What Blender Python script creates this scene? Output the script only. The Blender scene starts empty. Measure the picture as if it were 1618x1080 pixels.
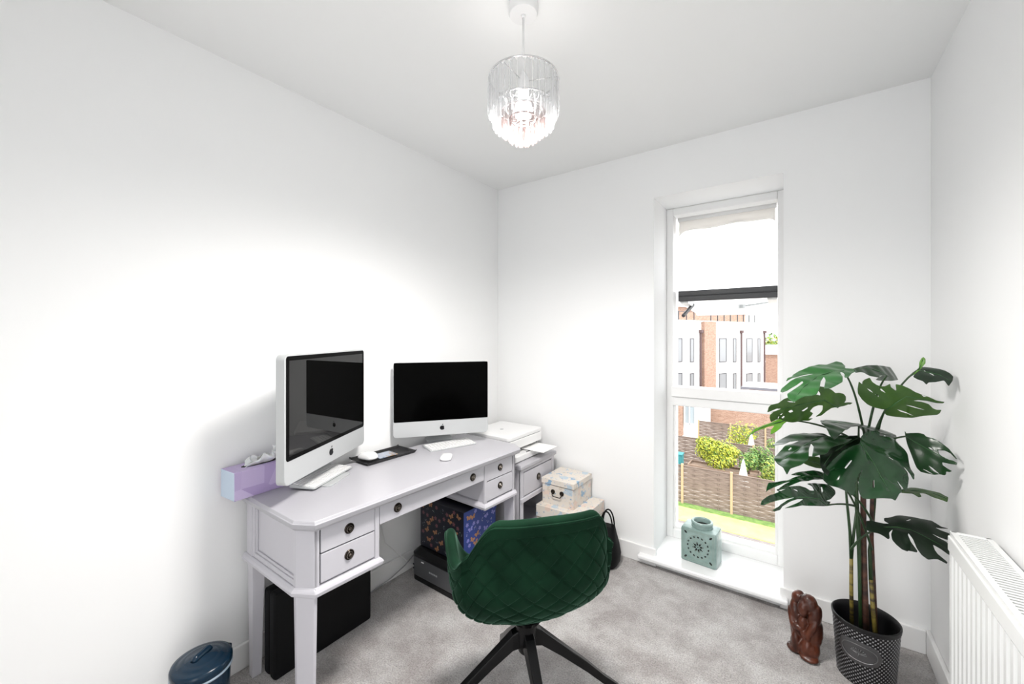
import bpy, bmesh, math, random
from mathutils import Vector, Matrix
random.seed(7)
C = bpy.context.scene.collection
PI = math.pi
R = math.radians

# ------------------------------------------------------------------ camera model (level camera, room axes)
F = 637.0; HY = 529.0; EYE = 1.329; YAW = R(35.4)
cy_, sy_ = math.cos(YAW), math.sin(YAW)
def at(px, py, d):
    a = (px - 809) / F; b = -(py - HY) / F
    return Vector(((-sy_ + a * cy_) * d, (cy_ + a * sy_) * d, EYE + b * d))
LW, BW, RW, CH = -1.816, 2.376, 0.449, 2.40
GZ = -6.48                                                   # garden level below this upper floor

# ------------------------------------------------------------------ materials
def mat(name, col, rough=0.5, metal=0.0, spec=0.5, **kw):
    m = bpy.data.materials.new(name); m.use_nodes = True
    p = m.node_tree.nodes['Principled BSDF']
    p.inputs['Base Color'].default_value = (*col, 1)
    p.inputs['Roughness'].default_value = rough
    p.inputs['Metallic'].default_value = metal
    p.inputs['Specular IOR Level'].default_value = spec
    for k, v in kw.items():
        p.inputs[k.replace('_', ' ')].default_value = v
    return m
def N(m, t, **kw):
    n = m.node_tree.nodes.new(t)
    for k, v in kw.items(): setattr(n, k, v)
    return n
def LK(m, a, b): m.node_tree.links.new(a, b)
def P(m): return m.node_tree.nodes['Principled BSDF']
def noise_col(m, c1, c2, scale=8, detail=4, lo=0.35, hi=0.65, coord='Object', rough=0.6, stretch=None):
    tc = N(m, 'ShaderNodeTexCoord'); nz = N(m, 'ShaderNodeTexNoise')
    nz.inputs['Scale'].default_value = scale; nz.inputs['Detail'].default_value = detail; nz.inputs['Roughness'].default_value = rough
    src = tc.outputs[coord]
    if stretch:
        mp = N(m, 'ShaderNodeMapping'); mp.inputs['Scale'].default_value = stretch
        LK(m, src, mp.inputs[0]); src = mp.outputs[0]
    LK(m, src, nz.inputs['Vector'])
    cr = N(m, 'ShaderNodeValToRGB')
    cr.color_ramp.elements[0].position = lo; cr.color_ramp.elements[1].position = hi
    cr.color_ramp.elements[0].color = (*c1, 1); cr.color_ramp.elements[1].color = (*c2, 1)
    LK(m, nz.outputs['Fac'], cr.inputs[0]); LK(m, cr.outputs[0], P(m).inputs['Base Color'])
    return nz, cr
def bump(m, src, strength=0.3, dist=0.002):
    b = N(m, 'ShaderNodeBump'); b.inputs['Strength'].default_value = strength; b.inputs['Distance'].default_value = dist
    LK(m, src, b.inputs['Height']); LK(m, b.outputs[0], P(m).inputs['Normal'])
def noise_bump(m, scale, strength, dist, detail=3):
    tc = N(m, 'ShaderNodeTexCoord'); nz = N(m, 'ShaderNodeTexNoise'); nz.inputs['Scale'].default_value = scale
    nz.inputs['Detail'].default_value = detail
    LK(m, tc.outputs['Object'], nz.inputs['Vector']); bump(m, nz.outputs['Fac'], strength, dist)

M = {}
M['wall'] = mat('wall_paint', (0.90, 0.905, 0.905), 0.75); noise_bump(M['wall'], 180, 0.05, 0.0006)
M['ceil'] = mat('ceiling_paint', (0.88, 0.885, 0.88), 0.8)
M['trim'] = mat('trim_gloss', (0.86, 0.86, 0.855), 0.35)
M['upvc'] = mat('window_plastic', (0.86, 0.86, 0.855), 0.3)
M['sill'] = mat('sill_gloss', (0.88, 0.885, 0.89), 0.16)
M['clad'] = mat('dark_cladding', (0.035, 0.037, 0.04), 0.35)
# carpet
c = M['carpet'] = mat('carpet_pile', (0.36, 0.34, 0.33), 0.95, spec=0.1)
nz, cr = noise_col(c, (0.345, 0.32, 0.31), (0.53, 0.515, 0.505), 5.0, 8, 0.40, 0.62, rough=0.72)
tc = N(c, 'ShaderNodeTexCoord'); n2 = N(c, 'ShaderNodeTexNoise'); n2.inputs['Scale'].default_value = 170; n2.inputs['Detail'].default_value = 4
LK(c, tc.outputs['Object'], n2.inputs['Vector'])
mx = N(c, 'ShaderNodeMixRGB', blend_type='OVERLAY'); mx.inputs[0].default_value = 0.75
LK(c, cr.outputs[0], mx.inputs[1]); LK(c, n2.outputs['Fac'], mx.inputs[2]); LK(c, mx.outputs[0], P(c).inputs['Base Color'])
bump(c, n2.outputs['Fac'], 1.0, 0.008)
P(c).inputs['Sheen Weight'].default_value = 0.25
# desk paint
M['desk'] = mat('pale_grey_lilac_paint', (0.55, 0.54, 0.58), 0.4)
noise_bump(M['desk'], 60, 0.12, 0.001)
M['desktop'] = mat('pale_grey_lilac_top', (0.43, 0.425, 0.455), 0.3); noise_bump(M['desktop'], 40, 0.06, 0.001)
M['bronze'] = mat('aged_bronze', (0.045, 0.036, 0.030), 0.30, 0.85)
M['nickel'] = mat('worn_nickel', (0.26, 0.23, 0.20), 0.28, 1.0)
M['black'] = mat('black_vinyl', (0.004, 0.004, 0.0045), 0.6, spec=0.15)
M['blackgloss'] = mat('black_plastic', (0.006, 0.006, 0.007), 0.25, spec=0.3)
M['blackmetal'] = mat('black_powdercoat', (0.004, 0.004, 0.0045), 0.25, spec=0.22)
M['screen_a'] = mat('display_glass_reflective', (0.004, 0.004, 0.004), 0.02, spec=0.5)
M['bezel_a'] = mat('display_bezel', (0.0015, 0.0015, 0.0015), 0.12, spec=0.05)
M['screen_b'] = mat('display_glass_dark', (0.0008, 0.0008, 0.0008), 0.15, spec=0.03)
M['alu'] = mat('brushed_aluminium', (0.56, 0.575, 0.58), 0.42, 0.35)
M['alu_dark'] = mat('aluminium_side', (0.52, 0.51, 0.50), 0.4, 0.6)
M['white'] = mat('white_plastic', (0.80, 0.80, 0.80), 0.3)
M['white_g'] = mat('white_gloss', (0.82, 0.82, 0.82), 0.12)
M['keys'] = mat('keycaps', (0.74, 0.74, 0.74), 0.45)
M['grey'] = mat('grey_plastic', (0.34, 0.345, 0.36), 0.4)
M['darkgrey'] = mat('charcoal_panel', (0.075, 0.077, 0.082), 0.35)
M['slot'] = mat('slot_dark', (0.012, 0.012, 0.014), 0.6)
M['paper'] = mat('paper', (0.88, 0.88, 0.87), 0.7)
M['tissue'] = mat('tissue', (0.9, 0.9, 0.9), 0.9, Subsurface_Weight=0.1)
# velvet
v = M['velvet'] = mat('green_velvet', (0.007, 0.036, 0.018), 0.85, spec=0.08)
P(v).inputs['Sheen Weight'].default_value = 0.26; P(v).inputs['Sheen Roughness'].default_value = 0.28
P(v).inputs['Sheen Tint'].default_value = (0.38, 0.75, 0.55, 1)
nz, cr = noise_col(v, (0.0030, 0.016, 0.0078), (0.0065, 0.030, 0.0145), 9, 3, 0.35, 0.7, rough=0.5)
# ceramic
g = M['celadon'] = mat('celadon_glaze', (0.25, 0.37, 0.35), 0.15)
noise_col(g, (0.20, 0.30, 0.275), (0.33, 0.44, 0.42), 14, 3, 0.3, 0.7)
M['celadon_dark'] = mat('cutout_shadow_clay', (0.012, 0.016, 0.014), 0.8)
M['celadon_rib'] = mat('celadon_relief', (0.29, 0.37, 0.33), 0.25)
# carved wood
w = M['carved'] = mat('carved_redwood', (0.14, 0.03, 0.012), 0.33)
noise_col(w, (0.030, 0.0075, 0.004), (0.115, 0.028, 0.011), 9, 5, 0.35, 0.68, stretch=(2.5, 2.5, 0.6))
# leaves
def leafmat(name, a, b, rough=0.3):
    m = mat(name, a, rough, spec=0.5)
    noise_col(m, a, b, 12, 3, 0.35, 0.7)
    return m
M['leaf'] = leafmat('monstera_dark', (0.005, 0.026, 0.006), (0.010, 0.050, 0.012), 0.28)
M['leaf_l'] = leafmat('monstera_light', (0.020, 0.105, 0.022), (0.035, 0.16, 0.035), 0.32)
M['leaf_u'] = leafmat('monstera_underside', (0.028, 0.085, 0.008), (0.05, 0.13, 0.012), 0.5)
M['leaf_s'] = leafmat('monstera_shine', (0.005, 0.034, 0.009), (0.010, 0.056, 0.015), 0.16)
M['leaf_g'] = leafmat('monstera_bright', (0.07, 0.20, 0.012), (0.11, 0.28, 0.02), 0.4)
M['leaf_d'] = leafmat('monstera_deep_green', (0.004, 0.014, 0.005), (0.007, 0.028, 0.008), 0.4)  # darkest of the leaf greens
M['vein'] = mat('leaf_midrib', (0.03, 0.11, 0.03), 0.4)
M['stem'] = mat('green_stem', (0.018, 0.05, 0.014), 0.45)
s = M['cane'] = mat('banded_cane', (0.13, 0.10, 0.022), 0.5)
noise_col(s, (0.04, 0.028, 0.01), (0.22, 0.17, 0.035), 6, 2, 0.4, 0.55, stretch=(1, 1, 7))
s = M['trunk'] = mat('brown_trunk', (0.07, 0.028, 0.018), 0.6)
noise_col(s, (0.025, 0.012, 0.008), (0.10, 0.04, 0.024), 8, 3, 0.35, 0.65, stretch=(3, 3, 5)); 
M['pot'] = mat('gunmetal', (0.16, 0.16, 0.165), 0.32, 0.75)
M['potdark'] = mat('blackened_tin', (0.012, 0.012, 0.013), 0.4, 0.3)
M['radiator'] = mat('radiator_enamel', (0.78, 0.79, 0.785), 0.25)
M['navy'] = mat('navy_enamel', (0.003, 0.019, 0.040), 0.22, spec=0.35)
M['navy_rim'] = mat('blue_grey_rim', (0.30, 0.38, 0.46), 0.3)
M['brass'] = mat('brass', (0.35, 0.22, 0.08), 0.4, 0.9)
# lilac tissue carton
t = M['lilac'] = mat('lilac_carton', (0.55, 0.45, 0.68), 0.5)
tc = N(t, 'ShaderNodeTexCoord'); vo = N(t, 'ShaderNodeTexVoronoi'); vo.inputs['Scale'].default_value = 9
mp = N(t, 'ShaderNodeMapping'); mp.inputs['Rotation'].default_value = (0.3, 0.5, 0.6); mp.inputs['Scale'].default_value = (1, 0.6, 1.6)
LK(t, tc.outputs['Object'], mp.inputs[0]); LK(t, mp.outputs[0], vo.inputs['Vector'])
bwn = N(t, 'ShaderNodeRGBToBW'); LK(t, vo.outputs['Color'], bwn.inputs[0])
cr = N(t, 'ShaderNodeValToRGB'); e = cr.color_ramp.elements
e[0].position = 0.2; e[0].color = (0.44, 0.34, 0.60, 1); e[1].position = 0.8; e[1].color = (0.60, 0.50, 0.74, 1)
LK(t, bwn.outputs[0], cr.inputs[0]); LK(t, cr.outputs[0], P(t).inputs['Base Color'])
M['lilac_end'] = mat('pale_blue_carton_end', (0.52, 0.62, 0.74), 0.5)
# patterned boxes
def dots(name, base, specs, rough=0.5):
    """specs: (scale, radius, colour list, distortion, seed offset)"""
    m = mat(name, base, rough); tc = N(m, 'ShaderNodeTexCoord')
    cur = None
    for sc, rad, cols, dist, off in specs:
        mp = N(m, 'ShaderNodeMapping'); mp.inputs['Location'].default_value = (off, off * 1.7, off * .6)
        LK(m, tc.outputs['Object'], mp.inputs[0])
        nz = N(m, 'ShaderNodeTexNoise'); nz.inputs['Scale'].default_value = sc * 1.7; nz.inputs['Detail'].default_value = 2
        LK(m, mp.outputs[0], nz.inputs['Vector'])
        ad = N(m, 'ShaderNodeMixRGB', blend_type='LINEAR_LIGHT'); ad.inputs[0].default_value = dist
        LK(m, mp.outputs[0], ad.inputs[1]); LK(m, nz.outputs['Color'], ad.inputs[2])
        vo = N(m, 'ShaderNodeTexVoronoi'); vo.inputs['Scale'].default_value = sc
        LK(m, ad.outputs[0], vo.inputs['Vector'])
        lt = N(m, 'ShaderNodeMath', operation='LESS_THAN'); lt.inputs[1].default_value = rad
        LK(m, vo.outputs['Distance'], lt.inputs[0])
        cr = N(m, 'ShaderNodeValToRGB'); cr.color_ramp.interpolation = 'CONSTANT'
        el = cr.color_ramp.elements
        for i, cc in enumerate(cols):
            pos = i / len(cols)
            ee = el[i] if i < 2 else el.new(pos)
            ee.position = pos; ee.color = (*cc, 1)
        bw = N(m, 'ShaderNodeSeparateColor'); LK(m, vo.outputs['Color'], bw.inputs[0]); LK(m, bw.outputs[0], cr.inputs[0])
        mx = N(m, 'ShaderNodeMixRGB'); LK(m, lt.outputs[0], mx.inputs[0])
        if cur is None: mx.inputs[1].default_value = (*base, 1)
        else: LK(m, cur, mx.inputs[1])
        LK(m, cr.outputs[0], mx.inputs[2]); cur = mx.outputs[0]
    LK(m, cur, P(m).inputs['Base Color'])
    return m
M['floral'] = dots('blue_cream_floral', (0.70, 0.645, 0.58), [
    (34, 0.42, [(0.62, 0.55, 0.47), (0.70, 0.645, 0.58), (0.66, 0.64, 0.62)], 0.02, 3.1),
    (17, 0.42, [(0.26, 0.40, 0.55), (0.46, 0.55, 0.62), (0.70, 0.645, 0.58), (0.72, 0.58, 0.50), (0.70, 0.645, 0.58)], 0.03, 1.3),
    (60, 0.25, [(0.25, 0.35, 0.48), (0.70, 0.645, 0.58), (0.55, 0.56, 0.62)], 0.01, 5.0)], 0.55)
M['butterfly'] = dots('black_butterfly_print', (0.006, 0.007, 0.014), [
    (13, 0.27, [(0.50, 0.24, 0.09), (0.006, 0.007, 0.014), (0.55, 0.33, 0.20), (0.006, 0.007, 0.014), (0.22, 0.09, 0.09)], 0.09, 0.4),
    (34, 0.20, [(0.30, 0.16, 0.16), (0.006, 0.007, 0.014), (0.25, 0.28, 0.4), (0.006, 0.007, 0.014)], 0.02, 2.2),
    (60, 0.16, [(0.6, 0.6, 0.62), (0.006, 0.007, 0.014), (0.006, 0.007, 0.014)], 0.0, 7.7)], 0.4)
M['blueprint'] = dots('royal_blue_print', (0.02, 0.06, 0.30), [
    (14, 0.38, [(0.05, 0.08, 0.36), (0.13, 0.10, 0.22), (0.01, 0.05, 0.34), (0.22, 0.16, 0.3)], 0.05, 0.9),
    (45, 0.22, [(0.35, 0.42, 0.8), (0.02, 0.06, 0.3), (0.5, 0.38, 0.62), (0.02, 0.06, 0.3)], 0.01, 3.2)], 0.4)
M['photo'] = dots('printed_picture', (0.34, 0.38, 0.46), [
    (16, 0.40, [(0.20, 0.24, 0.32), (0.46, 0.50, 0.60), (0.36, 0.25, 0.16), (0.34, 0.38, 0.46)], 0.1, 0.2)], 0.3)

def glassmat(name, tint=(1, 1, 1), refl=0.06, rough=0.0, fres=True):
    m = bpy.data.materials.new(name); m.use_nodes = True; nt = m.node_tree; nt.nodes.clear()
    o = nt.nodes.new('ShaderNodeOutputMaterial'); mx = nt.nodes.new('ShaderNodeMixShader')
    tr = nt.nodes.new('ShaderNodeBsdfTransparent'); tr.inputs[0].default_value = (*tint, 1)
    gl = nt.nodes.new('ShaderNodeBsdfGlossy'); gl.inputs['Roughness'].default_value = rough
    nt.links.new(tr.outputs[0], mx.inputs[1]); nt.links.new(gl.outputs[0], mx.inputs[2]); nt.links.new(mx.outputs[0], o.inputs[0])
    if fres:
        f = nt.nodes.new('ShaderNodeLayerWeight'); f.inputs['Blend'].default_value = refl
        nt.links.new(f.outputs['Fresnel'], mx.inputs[0])
    else: mx.inputs[0].default_value = refl
    return m
M['glass'] = glassmat('window_glass', (0.98, 0.99, 0.985), 0.1)
def crystalmat(name, tint, fac):
    m = mat(name, tint, 0.08); nt = m.node_tree; o = nt.nodes['Material Output']; mx = nt.nodes.new('ShaderNodeMixShader')
    tr = nt.nodes.new('ShaderNodeBsdfTransparent'); tr.inputs[0].default_value = (*[.86 + .14 * c_ for c_ in tint], 1)
    lw_ = nt.nodes.new('ShaderNodeLayerWeight'); lw_.inputs['Blend'].default_value = fac
    nt.links.new(lw_.outputs['Facing'], mx.inputs[0]); nt.links.new(tr.outputs[0], mx.inputs[1]); nt.links.new(P(m).outputs[0], mx.inputs[2]); nt.links.new(mx.outputs[0], o.inputs[0])
    return m
M['crystal'] = crystalmat('clear_crystal', (.68, .69, .70), .30)
M['pinkcrystal'] = crystalmat('pink_crystal', (.30, .215, .205), .25)
M['chrome'] = mat('chrome', (0.7, 0.7, 0.7), 0.12, 1.0)
def emis(name, col, st):
    m = bpy.data.materials.new(name); m.use_nodes = True; p = m.node_tree.nodes['Principled BSDF']
    p.inputs['Emission Color'].default_value = (*col, 1); p.inputs['Emission Strength'].default_value = st
    p.inputs['Base Color'].default_value = (*col, 1); return m
M['bulb'] = emis('lit_bulb', (1.0, 0.95, 0.9), 2.0)
m = M['blindcloth'] = mat('blind_cloth', (.85, .84, .82), .8)
nt = m.node_tree; mx = nt.nodes.new('ShaderNodeMixShader'); mx.inputs[0].default_value = .5; tl = nt.nodes.new('ShaderNodeBsdfTranslucent'); tl.inputs[0].default_value = (.9, .88, .85, 1)
nt.links.new(P(m).outputs[0], mx.inputs[1]); nt.links.new(tl.outputs[0], mx.inputs[2]); nt.links.new(mx.outputs[0], nt.nodes['Material Output'].inputs[0])
M['sashglass'] = glassmat('sash_glass', (0.98, 0.99, 0.985), 0.01)
# exterior
def brick(name, c1, c2, mortar, sc=4.5):
    m = mat(name, c1, 0.85, spec=0.2); tc = N(m, 'ShaderNodeTexCoord')
    mp = N(m, 'ShaderNodeMapping'); mp.inputs['Rotation'].default_value = (R(90), 0, 0)
    # combine x+y so either wall face gets courses
    sp = N(m, 'ShaderNodeSeparateXYZ'); LK(m, tc.outputs['Object'], sp.inputs[0])
    ad = N(m, 'ShaderNodeMath', operation='ADD'); LK(m, sp.outputs[0], ad.inputs[0]); LK(m, sp.outputs[1], ad.inputs[1])
    cb = N(m, 'ShaderNodeCombineXYZ'); LK(m, ad.outputs[0], cb.inputs[0]); LK(m, sp.outputs[2], cb.inputs[1])
    b = N(m, 'ShaderNodeTexBrick'); b.inputs['Scale'].default_value = sc
    b.inputs['Color1'].default_value = (*c1, 1); b.inputs['Color2'].default_value = (*c2, 1); b.inputs['Mortar'].default_value = (*mortar, 1)
    b.inputs['Mortar Size'].default_value = 0.015; b.inputs['Row Height'].default_value = 0.34; b.inputs['Brick Width'].default_value = 1.0
    LK(m, cb.outputs[0], b.inputs['Vector']); LK(m, b.outputs['Color'], P(m).inputs['Base Color'])
    return m
M['brick'] = brick('buff_red_brick', (0.25, 0.145, 0.105), (0.34, 0.22, 0.165), (0.40, 0.34, 0.30))
M['render'] = mat('white_render', (0.82, 0.81, 0.80), 0.85)
M['extglass'] = mat('house_window_glass', (0.30, 0.34, 0.37), 0.08)
M['extframe'] = mat('grey_window_frame', (0.05, 0.05, 0.055), 0.5); M['darkframe'] = mat('dark_window_frame', (0.10, 0.10, 0.12), 0.5)
M['pipe'] = mat('brown_downpipe', (0.08, 0.045, 0.045), 0.5)
M['coping'] = mat('lead_coping', (0.12, 0.12, 0.14), 0.6)
f = M['fence'] = mat('weathered_slat', (0.22, 0.17, 0.14), 0.85, spec=0.2)
noise_col(f, (0.125, 0.092, 0.08), (0.26, 0.20, 0.17), 3, 5, 0.3, 0.7, stretch=(1, 1, 16))
M['post'] = mat('new_timber_post', (0.40, 0.29, 0.18), 0.8)
gq = M['grass'] = mat('lawn', (0.42, 0.42, 0.13), 0.95, spec=0.05)
noise_col(gq, (0.42, 0.42, 0.15), (0.55, 0.53, 0.22), 2, 6, 0.3, 0.7)
M['greenedge'] = mat('green_border_grass', (0.13, 0.22, 0.05), 0.95); noise_col(M['greenedge'], (0.09, 0.17, 0.04), (0.2, 0.3, 0.08), 4, 5)
dk = M['deck'] = mat('grey_decking', (0.20, 0.18, 0.17), 0.85); noise_col(dk, (0.12, 0.10, 0.10), (0.28, 0.25, 0.24), 2, 3, stretch=(1, 12, 1))
M['foliage_y'] = mat('yellow_foliage', (0.42, 0.44, 0.04), 0.6); M['foliage_g'] = mat('green_foliage', (0.11, 0.22, 0.04), 0.6)
M['foliage_o'] = mat('olive_foliage', (0.26, 0.30, 0.07), 0.6); M['foliage_d'] = mat('dark_foliage', (0.05, 0.10, 0.03), 0.6)
M['cloth'] = mat('white_canvas', (0.78, 0.77, 0.75), 0.8)
M['teal'] = mat('teal_plastic', (0.03, 0.20, 0.22), 0.5)
M['paving'] = mat('pale_paving', (.55, .52, .48), .9)
M['palepane'] = mat('pale_window_pane', (.20, .21, .22), .15)
M['soil'] = mat('soil', (0.02, 0.015, 0.012), 0.95)
M['timber'] = mat('raised_bed_board', (0.22, 0.15, 0.11), 0.85)

# ------------------------------------------------------------------ mesh helpers
def V(*a): return Vector(a)
class MB:
    def __init__(s): s.bm = bmesh.new(); s.mi = 0
    def _idx(s, faces):
        for f in faces: f.material_index = s.mi
    def box(s, x0, x1, y0, y1, z0, z1, mtx=None):
        vs = [s.bm.verts.new((x, y, z)) for x in (x0, x1) for y in (y0, y1) for z in (z0, z1)]
        q = [(0, 1, 3, 2), (4, 6, 7, 5), (0, 4, 5, 1), (2, 3, 7, 6), (0, 2, 6, 4), (1, 5, 7, 3)]
        fs = [s.bm.faces.new([vs[i] for i in f]) for f in q]; s._idx(fs)
        if mtx: bmesh.ops.transform(s.bm, matrix=mtx, verts=vs)
        return vs
    def prism(s, poly, z0, z1, mtx=None, z0poly=None):
        n = len(poly); b = z0poly or poly
        lo = [s.bm.verts.new((x, y, z0)) for x, y in b]; hi = [s.bm.verts.new((x, y, z1)) for x, y in poly]
        fs = [s.bm.faces.new(lo[::-1]), s.bm.faces.new(hi)]
        for i in range(n): fs.append(s.bm.faces.new([lo[i], lo[(i + 1) % n], hi[(i + 1) % n], hi[i]]))
        s._idx(fs)
        if mtx: bmesh.ops.transform(s.bm, matrix=mtx, verts=lo + hi)
        return lo + hi
    def loft(s, rings, cap=True, closed=True, mtx=None):
        """rings: list of equally long point lists"""
        vr = [[s.bm.verts.new(p) for p in r] for r in rings]; fs = []
        n = len(vr[0])
        for a, b in zip(vr, vr[1:]):
            for i in range(n if closed else n - 1):
                j = (i + 1) % n
                fs.append(s.bm.faces.new([a[i], a[j], b[j], b[i]]))
        if cap and closed: fs += [s.bm.faces.new(vr[0][::-1]), s.bm.faces.new(vr[-1])]
        s._idx(fs)
        if mtx: bmesh.ops.transform(s.bm, matrix=mtx, verts=[v for r in vr for v in r])
        return vr
    def lathe(s, prof, seg=32, mtx=None, cap=True):
        rings = [[(max(r, 1e-4) * math.cos(2 * PI * i / seg), max(r, 1e-4) * math.sin(2 * PI * i / seg), z) for i in range(seg)] for r, z in prof]
        return s.loft(rings, cap=cap, mtx=mtx)
    def tube(s, pts, rad, seg=10, cap=True):
        pts = [Vector(p) for p in pts]
        if not hasattr(rad, '__len__'): rad = [rad] * len(pts)
        rings = []; up = Vector((0, 0, 1)); prev = None
        for i, p in enumerate(pts):
            t = (pts[min(i + 1, len(pts) - 1)] - pts[max(i - 1, 0)]).normalized()
            if prev is None: a = t.cross(up if abs(t.z) < 0.95 else Vector((1, 0, 0))).normalized()
            else: a = (prev - t * prev.dot(t)).normalized()
            prev = a; b = t.cross(a)
            rings.append([p + (a * math.cos(2 * PI * k / seg) + b * math.sin(2 * PI * k / seg)) * rad[i] for k in range(seg)])
        return s.loft(rings, cap=cap)
    def build(s, name, mats, parent=None, smooth=False, bevel=0, loc=None, seg=2, autosmooth=None):
        bmesh.ops.recalc_face_normals(s.bm, faces=s.bm.faces)
        me = bpy.data.meshes.new(name); s.bm.to_mesh(me); s.bm.free()
        for m in (mats if isinstance(mats, (list, tuple)) else [mats]): me.materials.append(M[m] if isinstance(m, str) else m)
        if smooth:
            for p in me.polygons: p.use_smooth = True
        o = bpy.data.objects.new(name, me); C.objects.link(o)
        if parent: o.parent = parent
        if loc: o.location = loc
        if autosmooth:
            me.set_sharp_from_angle(angle=R(autosmooth))
        if bevel:
            b = o.modifiers.new('bevel', 'BEVEL'); b.width = bevel; b.segments = seg; b.limit_method = 'ANGLE'; b.angle_limit = R(35)
            b.harden_normals = False
        return o
def tag(o, label=None, cat=None, group=None, kind=None):
    if label: o['label'] = label
    if cat: o['category'] = cat
    if group: o['group'] = group
    if kind: o['kind'] = kind
    return o
def thing(name, loc, rz, label, cat, group=None):
    o = bpy.data.objects.new(name, None); C.objects.link(o); o.empty_display_size = 0.05
    o.location = loc; o.rotation_euler = (0, 0, rz)
    return tag(o, label, cat, group)
def struct(name, mb, m, **kw):
    o = mb.build(name, m, **kw); o['kind'] = 'structure'; return o
def rrect(w, h, r, n=6, cx=0, cy=0):
    pts = []
    for sx, sy, a0 in ((1, 1, 0), (-1, 1, 90), (-1, -1, 180), (1, -1, 270)):
        for k in range(n + 1):
            a = R(a0 + 90 * k / n)
            pts.append((cx + sx * (w / 2 - r) + r * math.cos(a), cy + sy * (h / 2 - r) + r * math.sin(a)))
    return pts
def T(x, y, z): return Matrix.Translation((x, y, z))
def RX(a): return Matrix.Rotation(R(a), 4, 'X')
def RY(a): return Matrix.Rotation(R(a), 4, 'Y')
def RZ(a): return Matrix.Rotation(R(a), 4, 'Z')

# ------------------------------------------------------------------ room shell
DX0, DX1 = -.60, .22
FY = -0.75            # the shell runs behind the camera to an unseen wall with a doorway (the hall side)
WX0, WX1, WZ0, WZ1 = -0.682, -0.060, 0.060, 2.122
WO = 2.95             # outer face of the back wall
b = MB(); b.box(LW - .2, RW + .2, FY, WO, -0.2, 0); struct('floor', b, 'carpet')
b = MB(); b.box(LW - .2, RW + .2, FY, WO, CH, CH + .2); struct('ceiling', b, 'ceil')
b = MB(); b.box(LW - .2, LW, FY, WO, 0, CH); struct('wall_left', b, 'wall')
b = MB(); b.box(RW, RW + .2, FY, WO, 0, CH); struct('wall_right', b, 'wall')
b = MB()
for a in ((LW, WX0, 0, CH), (WX1, RW, 0, CH), (WX0, WX1, WZ1, CH), (WX0, WX1, 0, WZ0 - .03)):
    b.box(a[0], a[1], BW, WO, a[2], a[3])
struct('wall_back', b, 'wall')
b = MB()
for a in ((LW, DX0, 0, CH), (DX1, RW, 0, CH), (DX0, DX1, 2.06, CH)): b.box(a[0], a[1], FY, FY + .12, a[2], a[3])
struct('wall_front_unseen', b, 'wall')  # unseen wall, added with its doorway to cut the light from behind
b = MB()
for a in ((DX0 - .06, DX0, 0, 2.12), (DX1, DX1 + .06, 0, 2.12), (DX0, DX1, 2.06, 2.12)): b.box(a[0], a[1], FY + .12, FY + .135, a[2], a[3])
struct('trim_2', b, 'trim', bevel=.003)
# baseboards
def base(name, pts):
    b = MB()
    for (x0, x1, y0, y1) in pts:
        b.box(x0, x1, y0, y1, 0, 0.1)
    return struct(name, b, 'trim', bevel=0.004)
base('baseboard_left', [(LW, LW + .016, FY, BW)])
base('baseboard_back', [(LW + .016, WX0 + .014, BW - .016, BW), (WX1 - .014, RW - .016, BW - .016, BW)])
base('baseboard_right', [(RW - .016, RW, FY, BW)])
# window sill board
b = MB(); b.box(-0.762, -0.040, BW - .055, 2.66, 0.036, WZ0)
o = struct('trim_1', b, 'sill', bevel=0.008, seg=3)
# window: fixed frame, mullion, panes, open upper sash
win = thing('window_1', (0, 0, 0), 0, None, None); win['kind'] = 'structure'
y0, y1 = 2.65, 2.73
b = MB()
b.box(WX0, WX0 + .040, y0, y1, WZ0, WZ1); b.box(WX1 - .034, WX1, y0, y1, WZ0, WZ1)
b.box(WX0 + .04, WX1 - .034, y0, y1, WZ1 - .045, WZ1); b.box(WX0 + .04, WX1 - .034, y0, y1, WZ0, WZ0 + .055)
b.build('window_frame', 'upvc', win, bevel=0.004)
b = MB(); b.box(WX0 + .03, WX1 - .02, y0 - .012, y1, 0.945, 1.008); b.box(WX0 + .035, WX1 - .025, y0, y1, 0.888, 0.944)
b.build('mullion', 'upvc', win, bevel=0.004)
b = MB()                                                        # bead round the lower pane
for a in ((WX0 + .04, WX0 + .052, .115, .888), (WX1 - .046, WX1 - .034, .115, .888)): b.box(a[0], a[1], y0 + .015, y0 + .03, a[2], a[3])
b.box(WX0 + .052, WX1 - .046, y0 + .015, y0 + .03, .115, .127)
b.build('glazing_bead', 'upvc', win)
b = MB(); b.box(WX0 + .04, WX1 - .034, y0 + .035, y0 + .043, .115, .888); b.build('pane', 'glass', win)
b = MB()
for a in ((WX0 + .04, WX0 + .046, .115, .888), ): b.box(a[0], a[1], y0 + .03, y0 + .036, a[2], a[3])
b.build('gasket', 'slot', win)
# upper sash swung out nearly level
b = MB(); b.box(WX0 + .048, WX1 - .036, 2.745, 2.785, 1.545, 1.612)
b.box(WX0 + .048, WX1 - .036, 2.74, 2.75, 1.575, 1.582)
b.build('sash_rail', 'clad', win, bevel=0.004)
b = MB()
za, zb = 1.535, 1.50
for X0, X1 in ((WX0 + .05, WX0 + .10), (WX1 - .09, WX1 - .04)):
    for vtx, yy in ((0, 2.785), (1, 3.32)): pass
    zz = [(2.785, 1.585), (3.36, 1.535)]
    b.loft([[(X0, zz[0][0], zz[0][1] - .05), (X1, zz[0][0], zz[0][1] - .05), (X1, zz[0][0], zz[0][1]), (X0, zz[0][0], zz[0][1])],
            [(X0, zz[1][0], zz[1][1] - .05), (X1, zz[1][0], zz[1][1] - .05), (X1, zz[1][0], zz[1][1]), (X0, zz[1][0], zz[1][1])]])
b.box(WX0 + .05, WX1 - .04, 3.30, 3.36, 1.478, 1.530)
b.build('sash_frame', 'upvc', win, bevel=0.003)
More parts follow.
